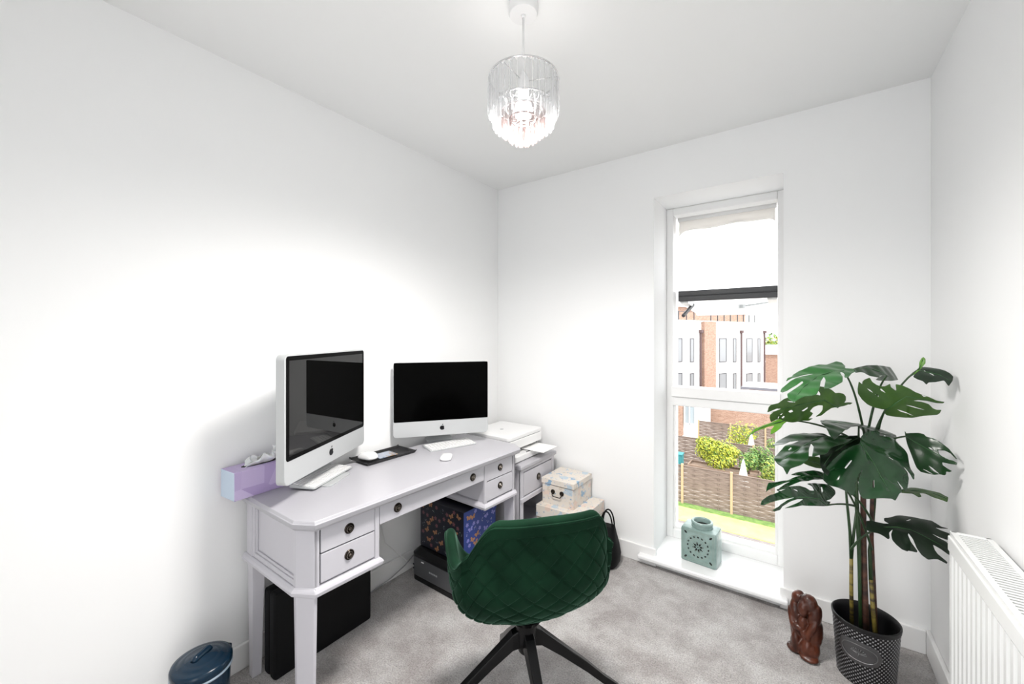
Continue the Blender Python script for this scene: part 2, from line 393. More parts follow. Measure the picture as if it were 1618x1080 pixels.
b = MB(); b.loft([[(WX0 + .09, 2.79, 1.56), (WX1 - .08, 2.79, 1.56), (WX1 - .08, 2.79, 1.568), (WX0 + .09, 2.79, 1.568)],
                  [(WX0 + .09, 3.31, 1.51), (WX1 - .08, 3.31, 1.51), (WX1 - .08, 3.31, 1.518), (WX0 + .09, 3.31, 1.518)]])
b.build('sash_pane', 'sashglass', win)
b = MB(); b.tube([(-.615, 2.80, 1.455), (-.585, 2.95, 1.535)], 0.012, 8); b.build('stay_arm', 'clad', win)
b = MB(); b.lathe([(0, -.012), (.022, -.012), (.022, .012), (0, .012)], 16, T(-.30, 3.0, 1.515)); b.tube([(-.30, 3.0, 1.515), (-.09, 3.02, 1.545)], 0.006, 8)
b.build('handle', 'alu', win, smooth=False)
# short white blind gathered at the head of the window
bl = thing('roller_blind', (-.371, 2.775, 1.98), 0, 'short white roller blind gathered at the head of the window', 'blind')
b = MB(); rings = []
for i in range(41):
    x = -.262 + .524 * i / 40; e = abs(x) / .262
    drop = .022 - .026 * (e ** 14) + .004 * math.sin(i * .33) + .006 * (x / .262)
    rings.append([(x, 0, .085), (x, .012, .03 + drop * .3), (x, .0, drop), (x, -.012, drop + .004), (x, -.016, .03), (x, -.008, .085)])
b.loft(rings); b.build('blind_fabric', 'blindcloth', bl, smooth=True)
b = MB(); b.tube([(-.268, 0, .098), (.268, 0, .098)], .018, 14); b.build('blind_roller', 'white', bl, smooth=True)

# ------------------------------------------------------------------ radiator
rad = thing('radiator', (0.35, 0.42, 0.14), 0, 'white corrugated panel radiator on the right wall with a slotted top grille', 'radiator')
RL, RH, RD = 1.249, 0.628, 0.075
b = MB(); pts = []
n = int(RL / 0.0333)
prof = []
y = 0.012
while y < RL - .012:
    prof += [(0.010, y), (0.0, y + .006), (0.0, y + .020), (0.010, y + .026)]
    y += 0.0333
prof = [(p[0], min(p[1], RL - .012)) for p in prof]
front = prof; back = [(0.016, RL - .012), (0.016, .012)]
zlo, zhi = 0.02, RH - .055
rings = [[(px_, py_, z) for px_, py_ in front] for z in (zlo, zhi)]
b.loft(rings, closed=False, cap=False)
b.build('front_panel', 'radiator', rad)
b = MB(); b.box(-.001, .014, 0, RL, RH - .055, RH - .012); b.box(-.001, .014, 0, RL, 0, .02); b.box(.012, .020, .01, RL - .01, .02, RH - .05)
b.build('panel_edge', 'radiator', rad, bevel=0.003)
b = MB(); b.box(.060, .072, .01, RL - .01, .03, RH - .03); b.build('rear_panel', 'radiator', rad, bevel=.003)
for yb in (-.004, RL - .008):
    b = MB(); b.box(.003, .085, yb, yb + .012, 0.01, RH); b.build('end_panel', 'radiator', rad, bevel=0.003)
b = MB(); b.box(.003, .016, 0, RL, RH - .012, RH); b.box(.072, .085, 0, RL, RH - .012, RH)
yy = 0.008
while yy < RL - .01:
    b.box(.016, .072, yy, yy + .0075, RH - .009, RH - .002); yy += 0.0135
b.build('top_grille', 'radiator', rad)
for yb in (.05, RL - .05):
    b = MB(); b.tube([(.045, yb, .02), (.045, yb, -.14)], .009, 10); b.build('pipe', 'radiator', rad, smooth=True)
for yb in (.15, RL - .18):
    b = MB(); b.box(.07, RW - .353, yb, yb + .03, .1, .5); b.build('bracket', 'grey', rad)

# ------------------------------------------------------------------ desk
DZ = 0.715; DL = 1.215; DD = 0.480; DR = R(-2.5)
desk = thing('writing_desk', (-1.771, 0.679, 0), DR, 'long pale grey painted writing desk with clipped corners and five drawers', 'desk')
def dl2w(x, y, z):      # desk local to world
    return Vector((-1.771 + x * math.cos(DR) - y * math.sin(DR), 0.679 + x * math.sin(DR) + y * math.cos(DR), z))
ch = 0.040
def top_poly(i):
    return [(i * .3, i), (DD - .068 - i * .3, i), (DD - i, .044 + i * .3), (DD - i, DL - .044 - i * .3), (DD - .068 - i * .3, DL - i), (i * .3, DL - i)]
b = MB()
rg = []
for z, i in ((DZ - .034, .010), (DZ - .026, 0.004), (DZ - .010, .0), (DZ - .008, .003), (DZ, .008)):
    rg.append([(x, y, z) for x, y in top_poly(i)])
b.loft(rg); b.build('desktop', 'desktop', desk, bevel=0.0015)
XF = DD - .030     # front face plane
TB = 0.462         # bottom of pedestals (moulding)
ped = [(0.020, 0.305), (DL - .305, DL - .020)]
# carcass
for (a0, a1) in ped:
    inner = a1 if a0 < .5 else a0
    b = MB()
    b.box(.02, XF - .066, a0 + .012, a1 - .012, TB + .018, DZ - .034); b.box(XF - .07, XF - .012, max(a0 + .012, .05), min(a1 - .012, DL - .05), TB + .018, DZ - .034)
    b.box(XF - .014, XF, min(inner, inner) - (.018 if a0 < .5 else 0), inner + (0 if a0 < .5 else .018), TB + .016, DZ - .034)      # stile by kneehole
    yo = .056 if a0 < .5 else DL - .074
    b.box(XF - .014, XF, yo, yo + .018, TB + .016, DZ - .034)
    b.box(XF - .014, XF - .001, a0 + .04, a1 - .04, DZ - .046, DZ - .034)
    b.build('pedestal', 'desk', desk, bevel=0.0015)
    # side panel with recessed field (outer side)
    b = MB(); s_ = a0 + .012 if a0 < .5 else a1 - .012; d_ = -1 if a0 < .5 else 1
    ya, yb = sorted((s_, s_ + d_ * .010)); yc, yd = sorted((s_, s_ + d_ * .006))
    b.box(.058, .078, ya, yb, TB + .018, DZ - .034); b.box(.078, XF - .066, ya, yb, TB + .018, TB + .036); 
    b.box(.078, .088, yc, yd, TB + .036, DZ - .034); b.box(.088, XF - .066, yc, yd, TB + .036, TB + .046)
    b.build('side_panel', 'desk', desk, bevel=0.002)
    # moulding round the bottom
    b = MB(); q = .020
    if a0 < .5: poly = lambda e: [(.0 - e * .2, a0 - e), (XF - .060, a0 - e), (XF + e, .054), (XF + e, a1 + e), (.02, a1 + e)]
    else: poly = lambda e: [(.0 - e * .2, a1 + e), (XF - .060, a1 + e), (XF + e, DL - .054), (XF + e, a0 - e), (.02, a0 - e)]
    b.loft([[(x, y, z) for x, y in poly(e)] for z, e in ((TB - .012, .004), (TB - .008, .011), (TB + .004, .013), (TB + .012, .008), (TB + .018, .002))])
    b.build('moulding', 'desk', desk, bevel=0.0015)
def near_end(o):
    for v_ in o.data.vertices:
        if v_.co.y < .045: v_.co.y -= .015 * max(0, 1 - v_.co.x / (XF - .06))
for o in [c_ for c_ in bpy.data.objects if c_.parent == desk]: near_end(o)
# kneehole rail and back
b = MB(); b.box(.02, XF - .02, .303, DL - .303, .60, DZ - .034); b.box(XF - .014, XF - .001, .303, DL - .303, DZ - .046, DZ - .034); b.build('apron', 'desk', desk)
# legs and corner posts
def leg(yc, outer, name='leg'):
    sgn = 1 if outer > 0 else -1
    b = MB()
    # pentagonal section with the outer corner clipped
    def sec(e, z, k=1.0):
        base = [(XF - .072, -.026), (XF - .055, -.026), (XF, .010), (XF, .022), (XF - .072, .022)]
        mx, my = XF - .036, 0
        out = []
        for x, y in base:
            dx, dy = x - mx, y - my
            L_ = math.hypot(dx, dy); q = k + e / L_
            out.append((mx + dx * q, yc + dy * q * sgn, z))
        return out
    b.loft([sec(0, 0, .80), sec(0, TB - .01, .97)])
    b.loft([sec(0, TB + .018), sec(0, DZ - .034)])
    b.loft([sec(.004, TB - .012), sec(.010, TB - .006), sec(.011, TB + .006), sec(.004, TB + .02)])
    return b.build(name, 'desk', desk, bevel=0.0015)
leg(.046, 1); leg(DL - .046, -1)
for yc in (.031, DL - .031):
    b = MB(); b.loft([[(.01 + k, yc - .022 + j, 0) for k, j in ((.006, .004), (.038, .004), (.038, .036), (.006, .036))],
                      [(.01 + k, yc - .022 + j, TB) for k, j in ((0, 0), (.05, 0), (.05, .046), (0, .046))]])
    b.box(.008, .060, yc - .024, yc + .020, TB, DZ - .034)
    b.build('leg', 'desk', desk, bevel=0.0015)
def knob(parent, x, y, z, r=.0185):
    mt = T(x, y, z) @ RY(90)
    b = MB(); b.lathe([(0, 0), (r, 0), (r, .002), (r * .9, .004), (r * .8, .002), (r * .7, .002), (r * .62, .0045), (r * .5, .002), (0, .002)], 28, mt)
    b.mi = 1; b.lathe([(0, .002), (r * .34, .003), (r * .34, .007), (r * .22, .0105), (0, .011)], 18, mt)
    # drop ring
    for k in range(20):
        pass
    ring = [(x + .0055, y + r * .60 * math.cos(a), z - .001 + r * .60 * math.sin(a)) for a in [2 * PI * k / 22 for k in range(23)]]
    b.tube(ring, .0017, 6, cap=False)
    return b.build('handle', ['bronze', 'nickel'], parent, smooth=True, autosmooth=40)
def drawer(y0, y1, z0, z1, knobs):
    b = MB(); b.box(XF - .010, XF - .002, y0 + .0015, y1 - .0015, z0 + .0015, z1 - .0015)
    d = b.build('drawer', 'desk', desk, bevel=0.0012)
    b = MB(); b.box(XF - .013, XF - .0095, y0 - .001, y1 + .001, z0 - .001, z1 + .001); b.build('shadow_gap', 'slot', d)
    for ky, kz in knobs: knob(d, XF - .002, ky, kz)
zt, zm, zl = DZ - .040, .588, .487
for (a, c_) in ((.078, .287), (DL - .287, DL - .078)):
    drawer(a, c_, zm, zt, [((a + c_) / 2, (zm + zt) / 2 + .004)]); drawer(a, c_, zl, zm - .002, [((a + c_) / 2, (zl + zm) / 2 + .004)])
drawer(.307, DL - .307, .600, zt, [(.39, .640), (DL - .39, .640)])

# ------------------------------------------------------------------ low cabinet beyond the desk
CT = 0.578
cab = thing('low_cabinet', (-1.795, 1.915, 0), 0, 'pale grey painted low cabinet with one drawer and open shelf, under the white printer', 'cabinet')
cw, cd = .385, .495
b = MB(); b.loft([[(x, y, z) for x, y in ((0, -e), (cd + e, -e), (cd + e, cw + e), (0, cw + e))] for z, e in ((CT - .030, .004), (CT - .022, .012), (CT - .006, .012), (CT, .006))])
b.build('cabinet_top', 'desktop', cab, bevel=.0015)
b = MB(); b.box(0, cd - .004, 0, .018, 0.0, CT - .03); b.box(0, cd - .004, cw - .018, cw, 0.0, CT - .03); b.box(0, .015, .018, cw - .018, 0.03, CT - .03)
b.box(.015, cd - .012, .018, cw - .018, .36, CT - .03); b.box(cd - .012, cd, 0, .030, .0, CT - .03); b.box(cd - .012, cd, cw - .030, cw, 0, CT - .03)
b.box(cd - .012, cd, .03, cw - .03, CT - .045, CT - .03); b.build('cabinet_body', 'desk', cab, bevel=.0015)
b = MB(); b.box(.015, cd, .018, cw - .018, .16, .18); b.build('shelf', 'desk', cab, bevel=.0015)
b = MB(); b.box(cd - .006, cd + .010, -.004, cw + .004, .362, .388); b.build('moulding', 'desk', cab, bevel=.004)
b = MB(); b.box(cd - .010, cd + .001, .034, cw - .034, .394, CT - .050); dr = b.build('drawer', 'desk', cab, bevel=.0012)
knob(dr, cd + .001, cw / 2, .465, .021)
b = MB(); b.box(cd - .0115, cd - .0095, .0315, cw - .0315, .391, CT - .0465); b.build('shadow_gap', 'slot', dr)

# ------------------------------------------------------------------ white printer on the cabinet
pr = thing('printer', (-1.375, 2.095, CT), R(-90), 'slim white home printer with paper in its tray, on the low cabinet', 'printer')
# local: -x.. printer front faces local +? : use local y as depth backwards from front (front at y=0, facing -y)
pr.rotation_euler = (0, 0, R(90))     # local -y points to +X (into the room), local x runs along +Y
pw, pd = .375, .34
b = MB(); b.prism(rrect(pw, pd, .02, 5, 0, pd / 2 + .0), .066, .120); b.build('printer_body', 'white', pr, bevel=.004)
b = MB(); b.prism(rrect(pw - .004, pd - .004, .02, 5, 0, pd / 2), .123, .146); b.build('scanner_lid', 'white', pr, bevel=.004)
b = MB(); b.prism(rrect(pw - .012, pd - .012, .018, 5, 0, pd / 2), .119, .124); b.build('lid_gap', 'grey', pr)
b = MB(); b.prism(rrect(pw, pd - .03, .02, 5, 0, pd / 2 + .02), .004, .064); b.build('paper_cassette', 'slot', pr, bevel=.003)
b = MB(); b.prism(rrect(pw - .004, .10, .02, 5, 0, .012), .004, .040); tr = b.build('output_tray', 'white', pr, bevel=.005)
b = MB(); b.box(-.05, .07, -.030, -.025, .0405, .043); b.build('tray_slot', 'slot', tr)
b = MB(); b.box(-.02, .15, -.13, .05, .046, .049); b.build('paper_sheet', 'paper', pr)
b = MB(); b.lathe([(0, 0), (.012, 0), (.012, .0008), (0, .0008)], 20, T(-.02, .18, .146)); b.build('maker_mark', 'grey', pr)

# ------------------------------------------------------------------ desktop computers
def fruit_mark(parent, x, z, y, s, m='blackgloss'):
    # small dark bitten-fruit emblem
    pts = []
    for k in range(64):
        a = 2 * PI * k / 64
        r = 1.0
        cx = math.cos(a); sz = math.sin(a)
        # two lobes top and bottom
        r *= 0.94 + 0.06 * math.cos(2 * a) - 0.13 * math.exp(-((a - PI / 2) / .28) ** 2) - 0.07 * math.exp(-((a - 1.5 * PI) / .2) ** 2)
        px_, pz = cx * r * .92, sz * r
        if px_ > 0: 
            dx, dz = px_ - 1.12, pz - .12
            dd = math.hypot(dx, dz)
            if dd < .42: px_ = 1.12 - math.sqrt(max(.42 ** 2 - dz * dz, 0)); 
        pts.append((x + px_ * s, z + pz * s))
    b = MB(); b.prism(pts, -y, -y + .0008, RX(90))
    lf = []
    for k in range(13):
        a = PI * k / 12; lf.append((k / 12 * .62, .14 * math.sin(a)))
    lf2 = lf + [(q, -w_) for q, w_ in lf[::-1][1:-1]]
    ca, sa = math.cos(R(55)), math.sin(R(55))
    pl = [(x + s * (.02 + q * ca - w_ * sa), z + s * (1.02 + q * sa + w_ * ca)) for q, w_ in lf2]
    b.prism(pl, -y, -y + .0008, RX(90))
    return b.build('maker_emblem', m, parent)
def imac(name, loc, rz, w, h, gap, chin, bord, depth, scr, bez, label, footw, footd, bezw, side, footoff):
    r = thing(name, loc, rz, label, 'computer')
    tz = gap + h
    # housing: stack of rounded rects going back
    b = MB()
    def ring(y, ins, rr): return [(x, y, gap + h / 2 + z) for x, z in rrect(w - 2 * ins, h - 2 * ins, rr, 6)]
    b.loft([ring(0.0, .0015, .018), ring(.002, 0, .020), ring(depth, 0, .020), ring(depth + .004, .006, .02), ring(depth + .03, .12, .03), ring(depth + .045, .17, .02)])
    hs = b.build('housing', ['alu' if side else 'white'], r, smooth=True, autosmooth=35)
    if side == 2:
        pass
    # black glass
    zc0, zc1 = gap + chin, tz - bord
    def plate(x0, x1, z0, z1, y, th, rr, m, nm, par):
        b = MB(); pts = rrect(x1 - x0, z1 - z0, rr, 5, (x0 + x1) / 2, (z0 + z1) / 2)
        b.loft([[(x, y, z) for x, z in pts], [(x, y - th, z) for x, z in pts]])
        return b.build(nm, m, par)
    bz = plate(-w / 2 + bord, w / 2 - bord, zc0, zc1, .002, .003, .012 if side == 2 else .006, bez, 'bezel', r)
    plate(-w / 2 + bord + bezw, w / 2 - bord - bezw, zc0 + bezw, zc1 - bezw, -.0008, .0008, .001, scr, 'display', r)
    fruit_mark(r, 0.0, gap + chin * .50, -.0005, .0165 if side == 2 else .014)
    # stand: neck and foot
    b = MB(); th = .009
    yb_ = footoff + footd / 2
    prof = [(depth + .012, gap + .16), (depth + .030, gap + .08), (yb_ - .030, .075), (yb_ - .012, .030), (yb_ - .010, .004)]
    L_ = [[(-footw / 2, y, z), (footw / 2, y, z), (footw / 2, y + th, z - .003), (-footw / 2, y + th, z - .003)] for y, z in prof]
    b.loft(L_); b.build('stand_neck', 'alu', r, bevel=.002)
    b = MB(); pts = rrect(footw, footd, .016, 6, 0, footoff)
    b.loft([[(x, y, 0.0) for x, y in pts], [(x, y, .006) for x, y in pts]])
    b.build('stand_foot', 'alu', r, bevel=.0015)
    return r
imac('desktop_computer', (-1.618, .951, DZ), R(119.06), .588, .468, .076, .086, .006, .034, 'screen_a', 'bezel_a',
     'larger silver all-in-one computer with thick aluminium sides, beside the lilac tissue box', .165, .225, .016, 2, .068)
imac('desktop_computer', (-1.6145, 1.602, DZ), R(52.7), .523, .407, .058, .084, .002, .010, 'screen_b', 'screen_b',
     'smaller white-chinned all-in-one computer with pure black screen, nearer the corner of the walls', .15, .105, .012, 1, .160)

# ------------------------------------------------------------------ keyboards
def keyboard(loc, rz, w, d, label, tilt, edge):
    r = thing('keyboard', loc, rz, label, 'keyboard', None)
    b = MB(); pts = rrect(w, d, .010, 5, 0, d / 2)
    b.loft([[(x, y, .0005) for x, y in pts], [(x, y, .005 + y / d * tilt) for x, y in pts]])
    b.build('keyboard_base', edge, r, bevel=.001)
    b = MB()
    rows = 6; ph = (d - .010) / rows
    for k in range(rows):
        n = 14 if k else 10; kw_ = (w - .012) / 14
        y0_ = .005 + k * ph; x = -w / 2 + .006
        widths = [1] * 14 if k else [1, 1, 1, 1.25, 5, 1.25, 1, 1, 1, 0.75]
        tot = sum(widths); 
        for wd in widths:
            ww = wd / tot * (w - .012); z = .0055 + (y0_ + ph / 2) / d * tilt
            hh = ph * (.5 if k == rows - 1 else 1)
            b.box(x + .001, x + ww - .001, y0_ + .001, y0_ + hh - .0012, z - .002, z + .0022); x += ww
    o = b.build('keycap', 'keys', r, bevel=.0006); o['kind'] = 'stuff'
    return r
def heading(ax, ay, bx, by): return math.atan2(by - ay, bx - ax)
h2 = heading(-1.57, 1.476, -1.478, 1.74)
keyboard(((-1.57 - 1.478) / 2, (1.476 + 1.74) / 2, DZ), h2, .279, .118, 'white slim keyboard in front of the smaller computer', .009, 'alu')
keyboard((-1.607, .962, DZ + .0075), heading(-1.549, .841, -1.668, 1.084), .272, .115, 'silver slim keyboard lying under the larger computer on its stand foot', .009, 'alu')
# ------------------------------------------------------------------ mice
def mouse(loc, rz, label, sx=.056, sy=.108, hgt=.030):
    b = MB(); rings = []
    for k in range(9):
        t = k / 8; z = math.sin(t * PI / 2); rr = math.cos(t * PI / 2) ** .55 if t < 1 else 0.02
        s_ = 1.0 if k else .93
        pts = rrect(sx * max(rr, .03) * s_, sy * max(rr, .03) * s_, min(sx, sy) * .42 * max(rr, .03), 6)
        rings.append([(x, y, .002 + z * hgt * (1 - .25 * (y / sy + .1))) for x, y in pts])
    b.loft(rings); o = b.build('computer_mouse', 'white_g', None, smooth=True); o.location = loc; o.rotation_euler = (0, 0, rz)
    return tag(o, label, 'mouse')
mouse((-1.430, 1.447, DZ), R(38), 'flat white mouse on the bare desktop between tray and front edge', .058, .105, .020)
mouse((-1.725, 1.205, DZ + .008), R(100), 'rounded white mouse resting in the black tray', .066, .105, .030)
# ------------------------------------------------------------------ tray
tr = thing('valet_tray', (-1.712, 1.290, DZ), R(90 - 1.5), 'shallow black leather tray with upturned ends, between the two computers', 'tray')
b = MB(); w, d = .292, .155; rings = []
for i in range(25):
    x = -w / 2 + w * i / 24; e = max(0, (abs(x) / (w / 2) - .90) / .10); zz = .014 * e ** 2
    ring = []
    prof = [(-d / 2, .012), (-d / 2 + .004, .0025), (d / 2 - .004, .0025), (d / 2, .012)]
    ring = [(x, y, z + zz * (.6 if abs(y) < d / 2 - .001 else .4)) for y, z in prof]
    ring += [(x, y, z - .0022 + zz * (.6 if abs(y) < d / 2 - .001 else .4)) for y, z in prof[::-1]]
    rings.append(ring)
b.loft(rings); b.build('tray_base', mat('black_leather', (0.010, 0.010, 0.011), .45), tr, smooth=True, autosmooth=40)
b = MB(); b.box(-.052, .052, -.040, .040, 0, .004)
o = b.build('picture_card', 'photo', None, bevel=.001); o.location = (-1.712, 1.292, DZ + .005); o.rotation_euler = (0, 0, R(86))
tag(o, 'small blue and tan printed picture card lying in the black tray', 'card')
# ------------------------------------------------------------------ tissue box
tb = thing('tissue_box', (-1.755, .730, DZ), R(94), 'lilac cardboard tissue box on the desk corner against the wall', 'tissue box')
tb.location = (-1.752, .735, DZ)
b = MB(); b.box(-.122, .122, -.052, .052, 0, .105); ob = b.build('carton', ['lilac', 'lilac_end'], tb, bevel=.0015)
for p in ob.data.polygons:
    if p.normal.x < -.9: p.material_index = 1
b = MB(); pts = [(.075 * math.cos(a), .022 * math.sin(a)) for a in [2 * PI * k / 32 for k in range(32)]]
b.prism(pts, .105, .1062); b.build('opening', 'slot', tb)
b = MB(); rings = []
for k in range(11):
    t = k / 10; ring = []
    for q in range(48):
        a = 2 * PI * q / 48; rr = (.45 + .55 * math.sin(t * 2.2)) * (1 + .16 * math.sin(5 * a + t * 3) + .10 * math.sin(9 * a))
        ring.append((.085 * rr * math.cos(a) * (1.0 - .30 * t) + .01 * t, .024 * rr * math.sin(a), .104 + t * .030 + .010 * t * math.sin(3 * a + 1) + .007 * t * math.sin(8 * a + 3 * t) + .022 * t * math.cos(a)))
    rings.append(ring)
b.loft(rings, cap=False); o = b.build('tissue', 'tissue', tb, smooth=True)
so = o.modifiers.new('s', 'SOLIDIFY'); so.thickness = .001

# ------------------------------------------------------------------ pendant
PX, PY = -.726, 1.085
pen = thing('pendant_light', (PX, PY, CH), 0, 'crystal drop pendant shade hanging on a white flex from the ceiling rose', 'light')
b = MB(); b.lathe([(0, 0), (.046, 0), (.047, -.030), (.044, -.036), (0, -.038)], 40); b.build('ceiling_rose', 'white', pen, smooth=True, autosmooth=40)
b = MB(); b.tube([(0, 0, -.036), (0, 0, -.275)], .0035, 10); b.lathe([(0, -.034), (.008, -.036), (.006, -.046), (0, -.046)], 16); b.build('flex', 'white', pen, smooth=True)
b = MB(); b.lathe([(0, -.22), (.010, -.225), (.019, -.245), (.019, -.285), (0, -.286)], 24); b.build('lamp_holder', 'white', pen, smooth=True, autosmooth=40)
tiers = [(.110, -.243, .122, 30, 'crystal'), (.096, -.330, .070, 26, 'crystal'), (.070, -.352, .068, 20, 'pinkcrystal'), (.044, -.372, .070, 14, 'pinkcrystal'), (.020, -.388, .066, 7, 'pinkcrystal')]
proto = {}
for rr, zt_, ln, n, m in tiers:
    b = MB(); ring = [(rr * math.cos(a), rr * math.sin(a), zt_) for a in [2 * PI * k / 64 for k in range(65)]]
    b.tube(ring, .0028, 8, cap=False)
    for k in range(3):
        a = 2 * PI * k / 3 + .5; b.tube([(rr * math.cos(a), rr * math.sin(a), zt_), (.016 * math.cos(a), .016 * math.sin(a), min(zt_ + .02, -.25))], .0013, 6)
    b.build('shade_ring', 'chrome', pen, smooth=True)
    b = MB(); wd = 2 * PI * rr / n * .40
    b.loft([[(-wd * s_, -.002, z), (0, -.0065 * s_, z), (wd * s_, -.002, z), (wd * s_, .002, z), (-wd * s_, .002, z)] for z, s_ in ((0, .55), (-.008, 1), (-ln + .012, 1), (-ln, .25))])
    first = b.build('crystal_drop', m, pen)
    for k in range(n):
        o = first if k == 0 else first.copy()
        if k: C.objects.link(o)
        a = 2 * PI * k / n
        o.parent = pen; o.location = (rr * math.cos(a), rr * math.sin(a), zt_ - .003); o.rotation_euler = (0, 0, a + PI / 2)
b = MB(); b.lathe([(0, -.285), (.012, -.286), (.014, -.30), (.026, -.325), (.030, -.345), (.026, -.365), (.012, -.378), (0, -.380)], 24)
b.build('bulb', 'bulb', pen, smooth=True)

# ------------------------------------------------------------------ green swivel chair
CHX, CHY, CHR = -.749, 1.137, R(50)
chair = thing('swivel_chair', (CHX, CHY, 0), CHR, 'dark green velvet bucket chair with diamond quilted back and black star base', 'chair')
def sm(a, b_, x):
    t = max(0, min(1, (x - a) / (b_ - a))); return t * t * (3 - 2 * t)
def rim_z(p):      # p: degrees from the back centre
    p = abs(p)
    z = .800 - .006 * (p / 40) ** 2
    z = z + (.628 - z) * sm(39, 72, p)
    z = z + .018 * math.exp(-((p - 105) / 18) ** 2)
    z = z + (.470 - z) * sm(112, 150, p)
    return z
def rim_r(p):
    # superelliptic plan: half width .27, back .235, front .26
    a = R(p); c_, s_ = abs(math.cos(a)), abs(math.sin(a))
    lx, ly = .276, (.225 if abs(p) < 90 else .275)
    n_ = 2.9
    return 1 / ((s_ / lx) ** n_ + (c_ / ly) ** n_) ** (1 / n_)
ZB = .390
def outer(p, t):
    a = R(p); R0 = rim_r(p); zr = rim_z(p)
    hh = zr - ZB
    # profile: from bottom centre out, bowl, then up and slightly inward at the rim
    ang = t * PI / 2
    e = .62
    r = R0 * (math.sin(ang) ** .72)
    z = ZB + hh * (1 - math.cos(ang) ** 1.0) if False else ZB + hh * (1 - (1 - (t ** 1.42)))
    # flare: widest around 60 percent height
    k = sm(.55, 1.0, t) * (.10 if abs(p) < 60 else .04)
    r *= 1 + .06 * math.sin(min(1, t / .8) * PI) - k
    cx, cyy = r * math.sin(a), -r * math.cos(a)
    # tilt back: the back leans away from the sitter with height
    cyy -= .045 * max(0, (z - ZB)) / .4 * max(0, math.cos(a))
    return Vector((cx, cyy, z))
NA, NT = 560, 200
bm = bmesh.new()
per = .074
grid = []
for i in range(NA):
    p = -180 + 360 * i / NA; row = []
    L = 0; prev = None; pts = [outer(p, .02 + .98 * j / NT) for j in range(NT + 1)]
    # arc length measured down from the rim so that quilting lines up
    acc = [0] * (NT + 1)
    for j in range(NT - 1, -1, -1): acc[j] = acc[j + 1] + (pts[j + 1] - pts[j]).length
    for j, q in enumerate(pts):
        row.append((q, acc[j], p))
    grid.append(row)
ARC = [0] * NA
plan = [outer(-180 + 360 * i / NA, .8) for i in range(NA)]
for k in range(1, NA // 2):
    for sg in (1, -1):
        i_ = NA // 2 + sg * k; j_ = i_ - sg
        ARC[i_] = ARC[j_] + sg * math.hypot(plan[i_].x - plan[j_].x, plan[i_].y - plan[j_].y)
vs = []
for i in range(NA):
    col = []
    arc_i = ARC[i]
    bot = [0]
    for j in range(1, NT + 1): bot.append(bot[-1] + (grid[i][j][0] - grid[i][j - 1][0]).length)
    for j in range(NT + 1):
        q, acc, p = grid[i][j]
        a_ = grid[(i + 1) % NA][j][0] - grid[i - 1][j][0]; b_ = grid[i][min(j + 1, NT)][0] - grid[i][max(j - 1, 0)][0]
        nrm = a_.cross(b_).normalized()
        if nrm.dot(Vector((q.x, q.y, -.12))) < 0: nrm = -nrm
        s_ = q.x / .985 * 1.0 + R(p) * .05; h = q.z
        # diamonds measured across the back (x) and up it (z), sides follow the sweep
        k_ = math.hypot(q.x, q.y) / max(1e-6, math.hypot(plan[i].x, plan[i].y)); u_ = arc_i * k_; v_ = (bot[NT // 2] - bot[j]) * -1.0 + .02
        e1 = ((u_ + v_) / per) % 1; e2 = ((u_ - v_) / per) % 1
        g_ = min(min(e1, 1 - e1), min(e2, 1 - e2)) * per * .707
        inside = sm(.030, .036, acc) * (1 - sm(150, 165, abs(p)))
        depth = -.0050 * math.exp(-(g_ / .0030) ** 2) + .0014 * (1 - math.exp(-(g_ / .013) ** 2))
        border = -.004 * math.exp(-((acc - .032) / .0028) ** 2)
        col.append(bm.verts.new(q + nrm * (depth * inside + border * (1 - sm(150, 165, abs(p))))))
    vs.append(col)
for i in range(NA):
    k = (i + 1) % NA
    for j in range(NT): bm.faces.new([vs[i][j], vs[k][j], vs[k][j + 1], vs[i][j + 1]])
bm.faces.new([vs[i][0] for i in range(NA)][::-1])
# rim roll and inner surface
TH = .034
inner_prof = []
prevring = [vs[i][NT] for i in range(NA)]
def inner(p, t):
    q = outer(p, t); a = R(p)
    cen = Vector((0, 0, 0)); rad_ = Vector((-math.sin(a), math.cos(a), 0))
    return q + rad_ * TH
rolls = []
for k in range(1, 8):
    th = PI * k / 8; ring = []
    for i in range(NA):
        p = -180 + 360 * i / NA; q = outer(p, 1); a = R(p); inn = Vector((-math.sin(a), math.cos(a), 0))
        ring.append(bm.verts.new(q + inn * (TH / 2) * (1 - math.cos(th)) + Vector((0, 0, TH * .5 * math.sin(th)))))
    rolls.append(ring)
for t in (1.0, .93, .86, .8, .74, .68, .62, .56, .5):
    ring = []
    for i in range(NA):
        p = -180 + 360 * i / NA; q = inner(p, t)
        q.z = max(q.z, .485)
        ring.append(bm.verts.new(q))
    rolls.append(ring)
for f_ in (.75, .5, .25):
    ring = []
    for i in range(NA):
        p = -180 + 360 * i / NA; q = inner(p, .5); ring.append(bm.verts.new((q.x * f_, q.y * f_, .500 + .006 * (1 - f_ ** 2))))
    rolls.append(ring)
for ring in rolls:
    for i in range(NA):
        k = (i + 1) % NA; bm.faces.new([prevring[i], prevring[k], ring[k], ring[i]])
    prevring = ring
bm.faces.new(prevring)
mb = MB(); mb.bm.free(); mb.bm = bm
mb.build('seat_shell', 'velvet', chair, smooth=True)
# seat cushion pad
b = MB(); rr = rrect(.25, .30, .10, 8, 0, .03)
b.loft([[(x * s_, y * s_, z) for x, y in rr] for z, s_ in ((.500, .96), (.504, 1.0), (.512, 1.0), (.522, .95), (.528, .80), (.530, .4))])
b.build('seat_cushion', 'velvet', chair, smooth=True)
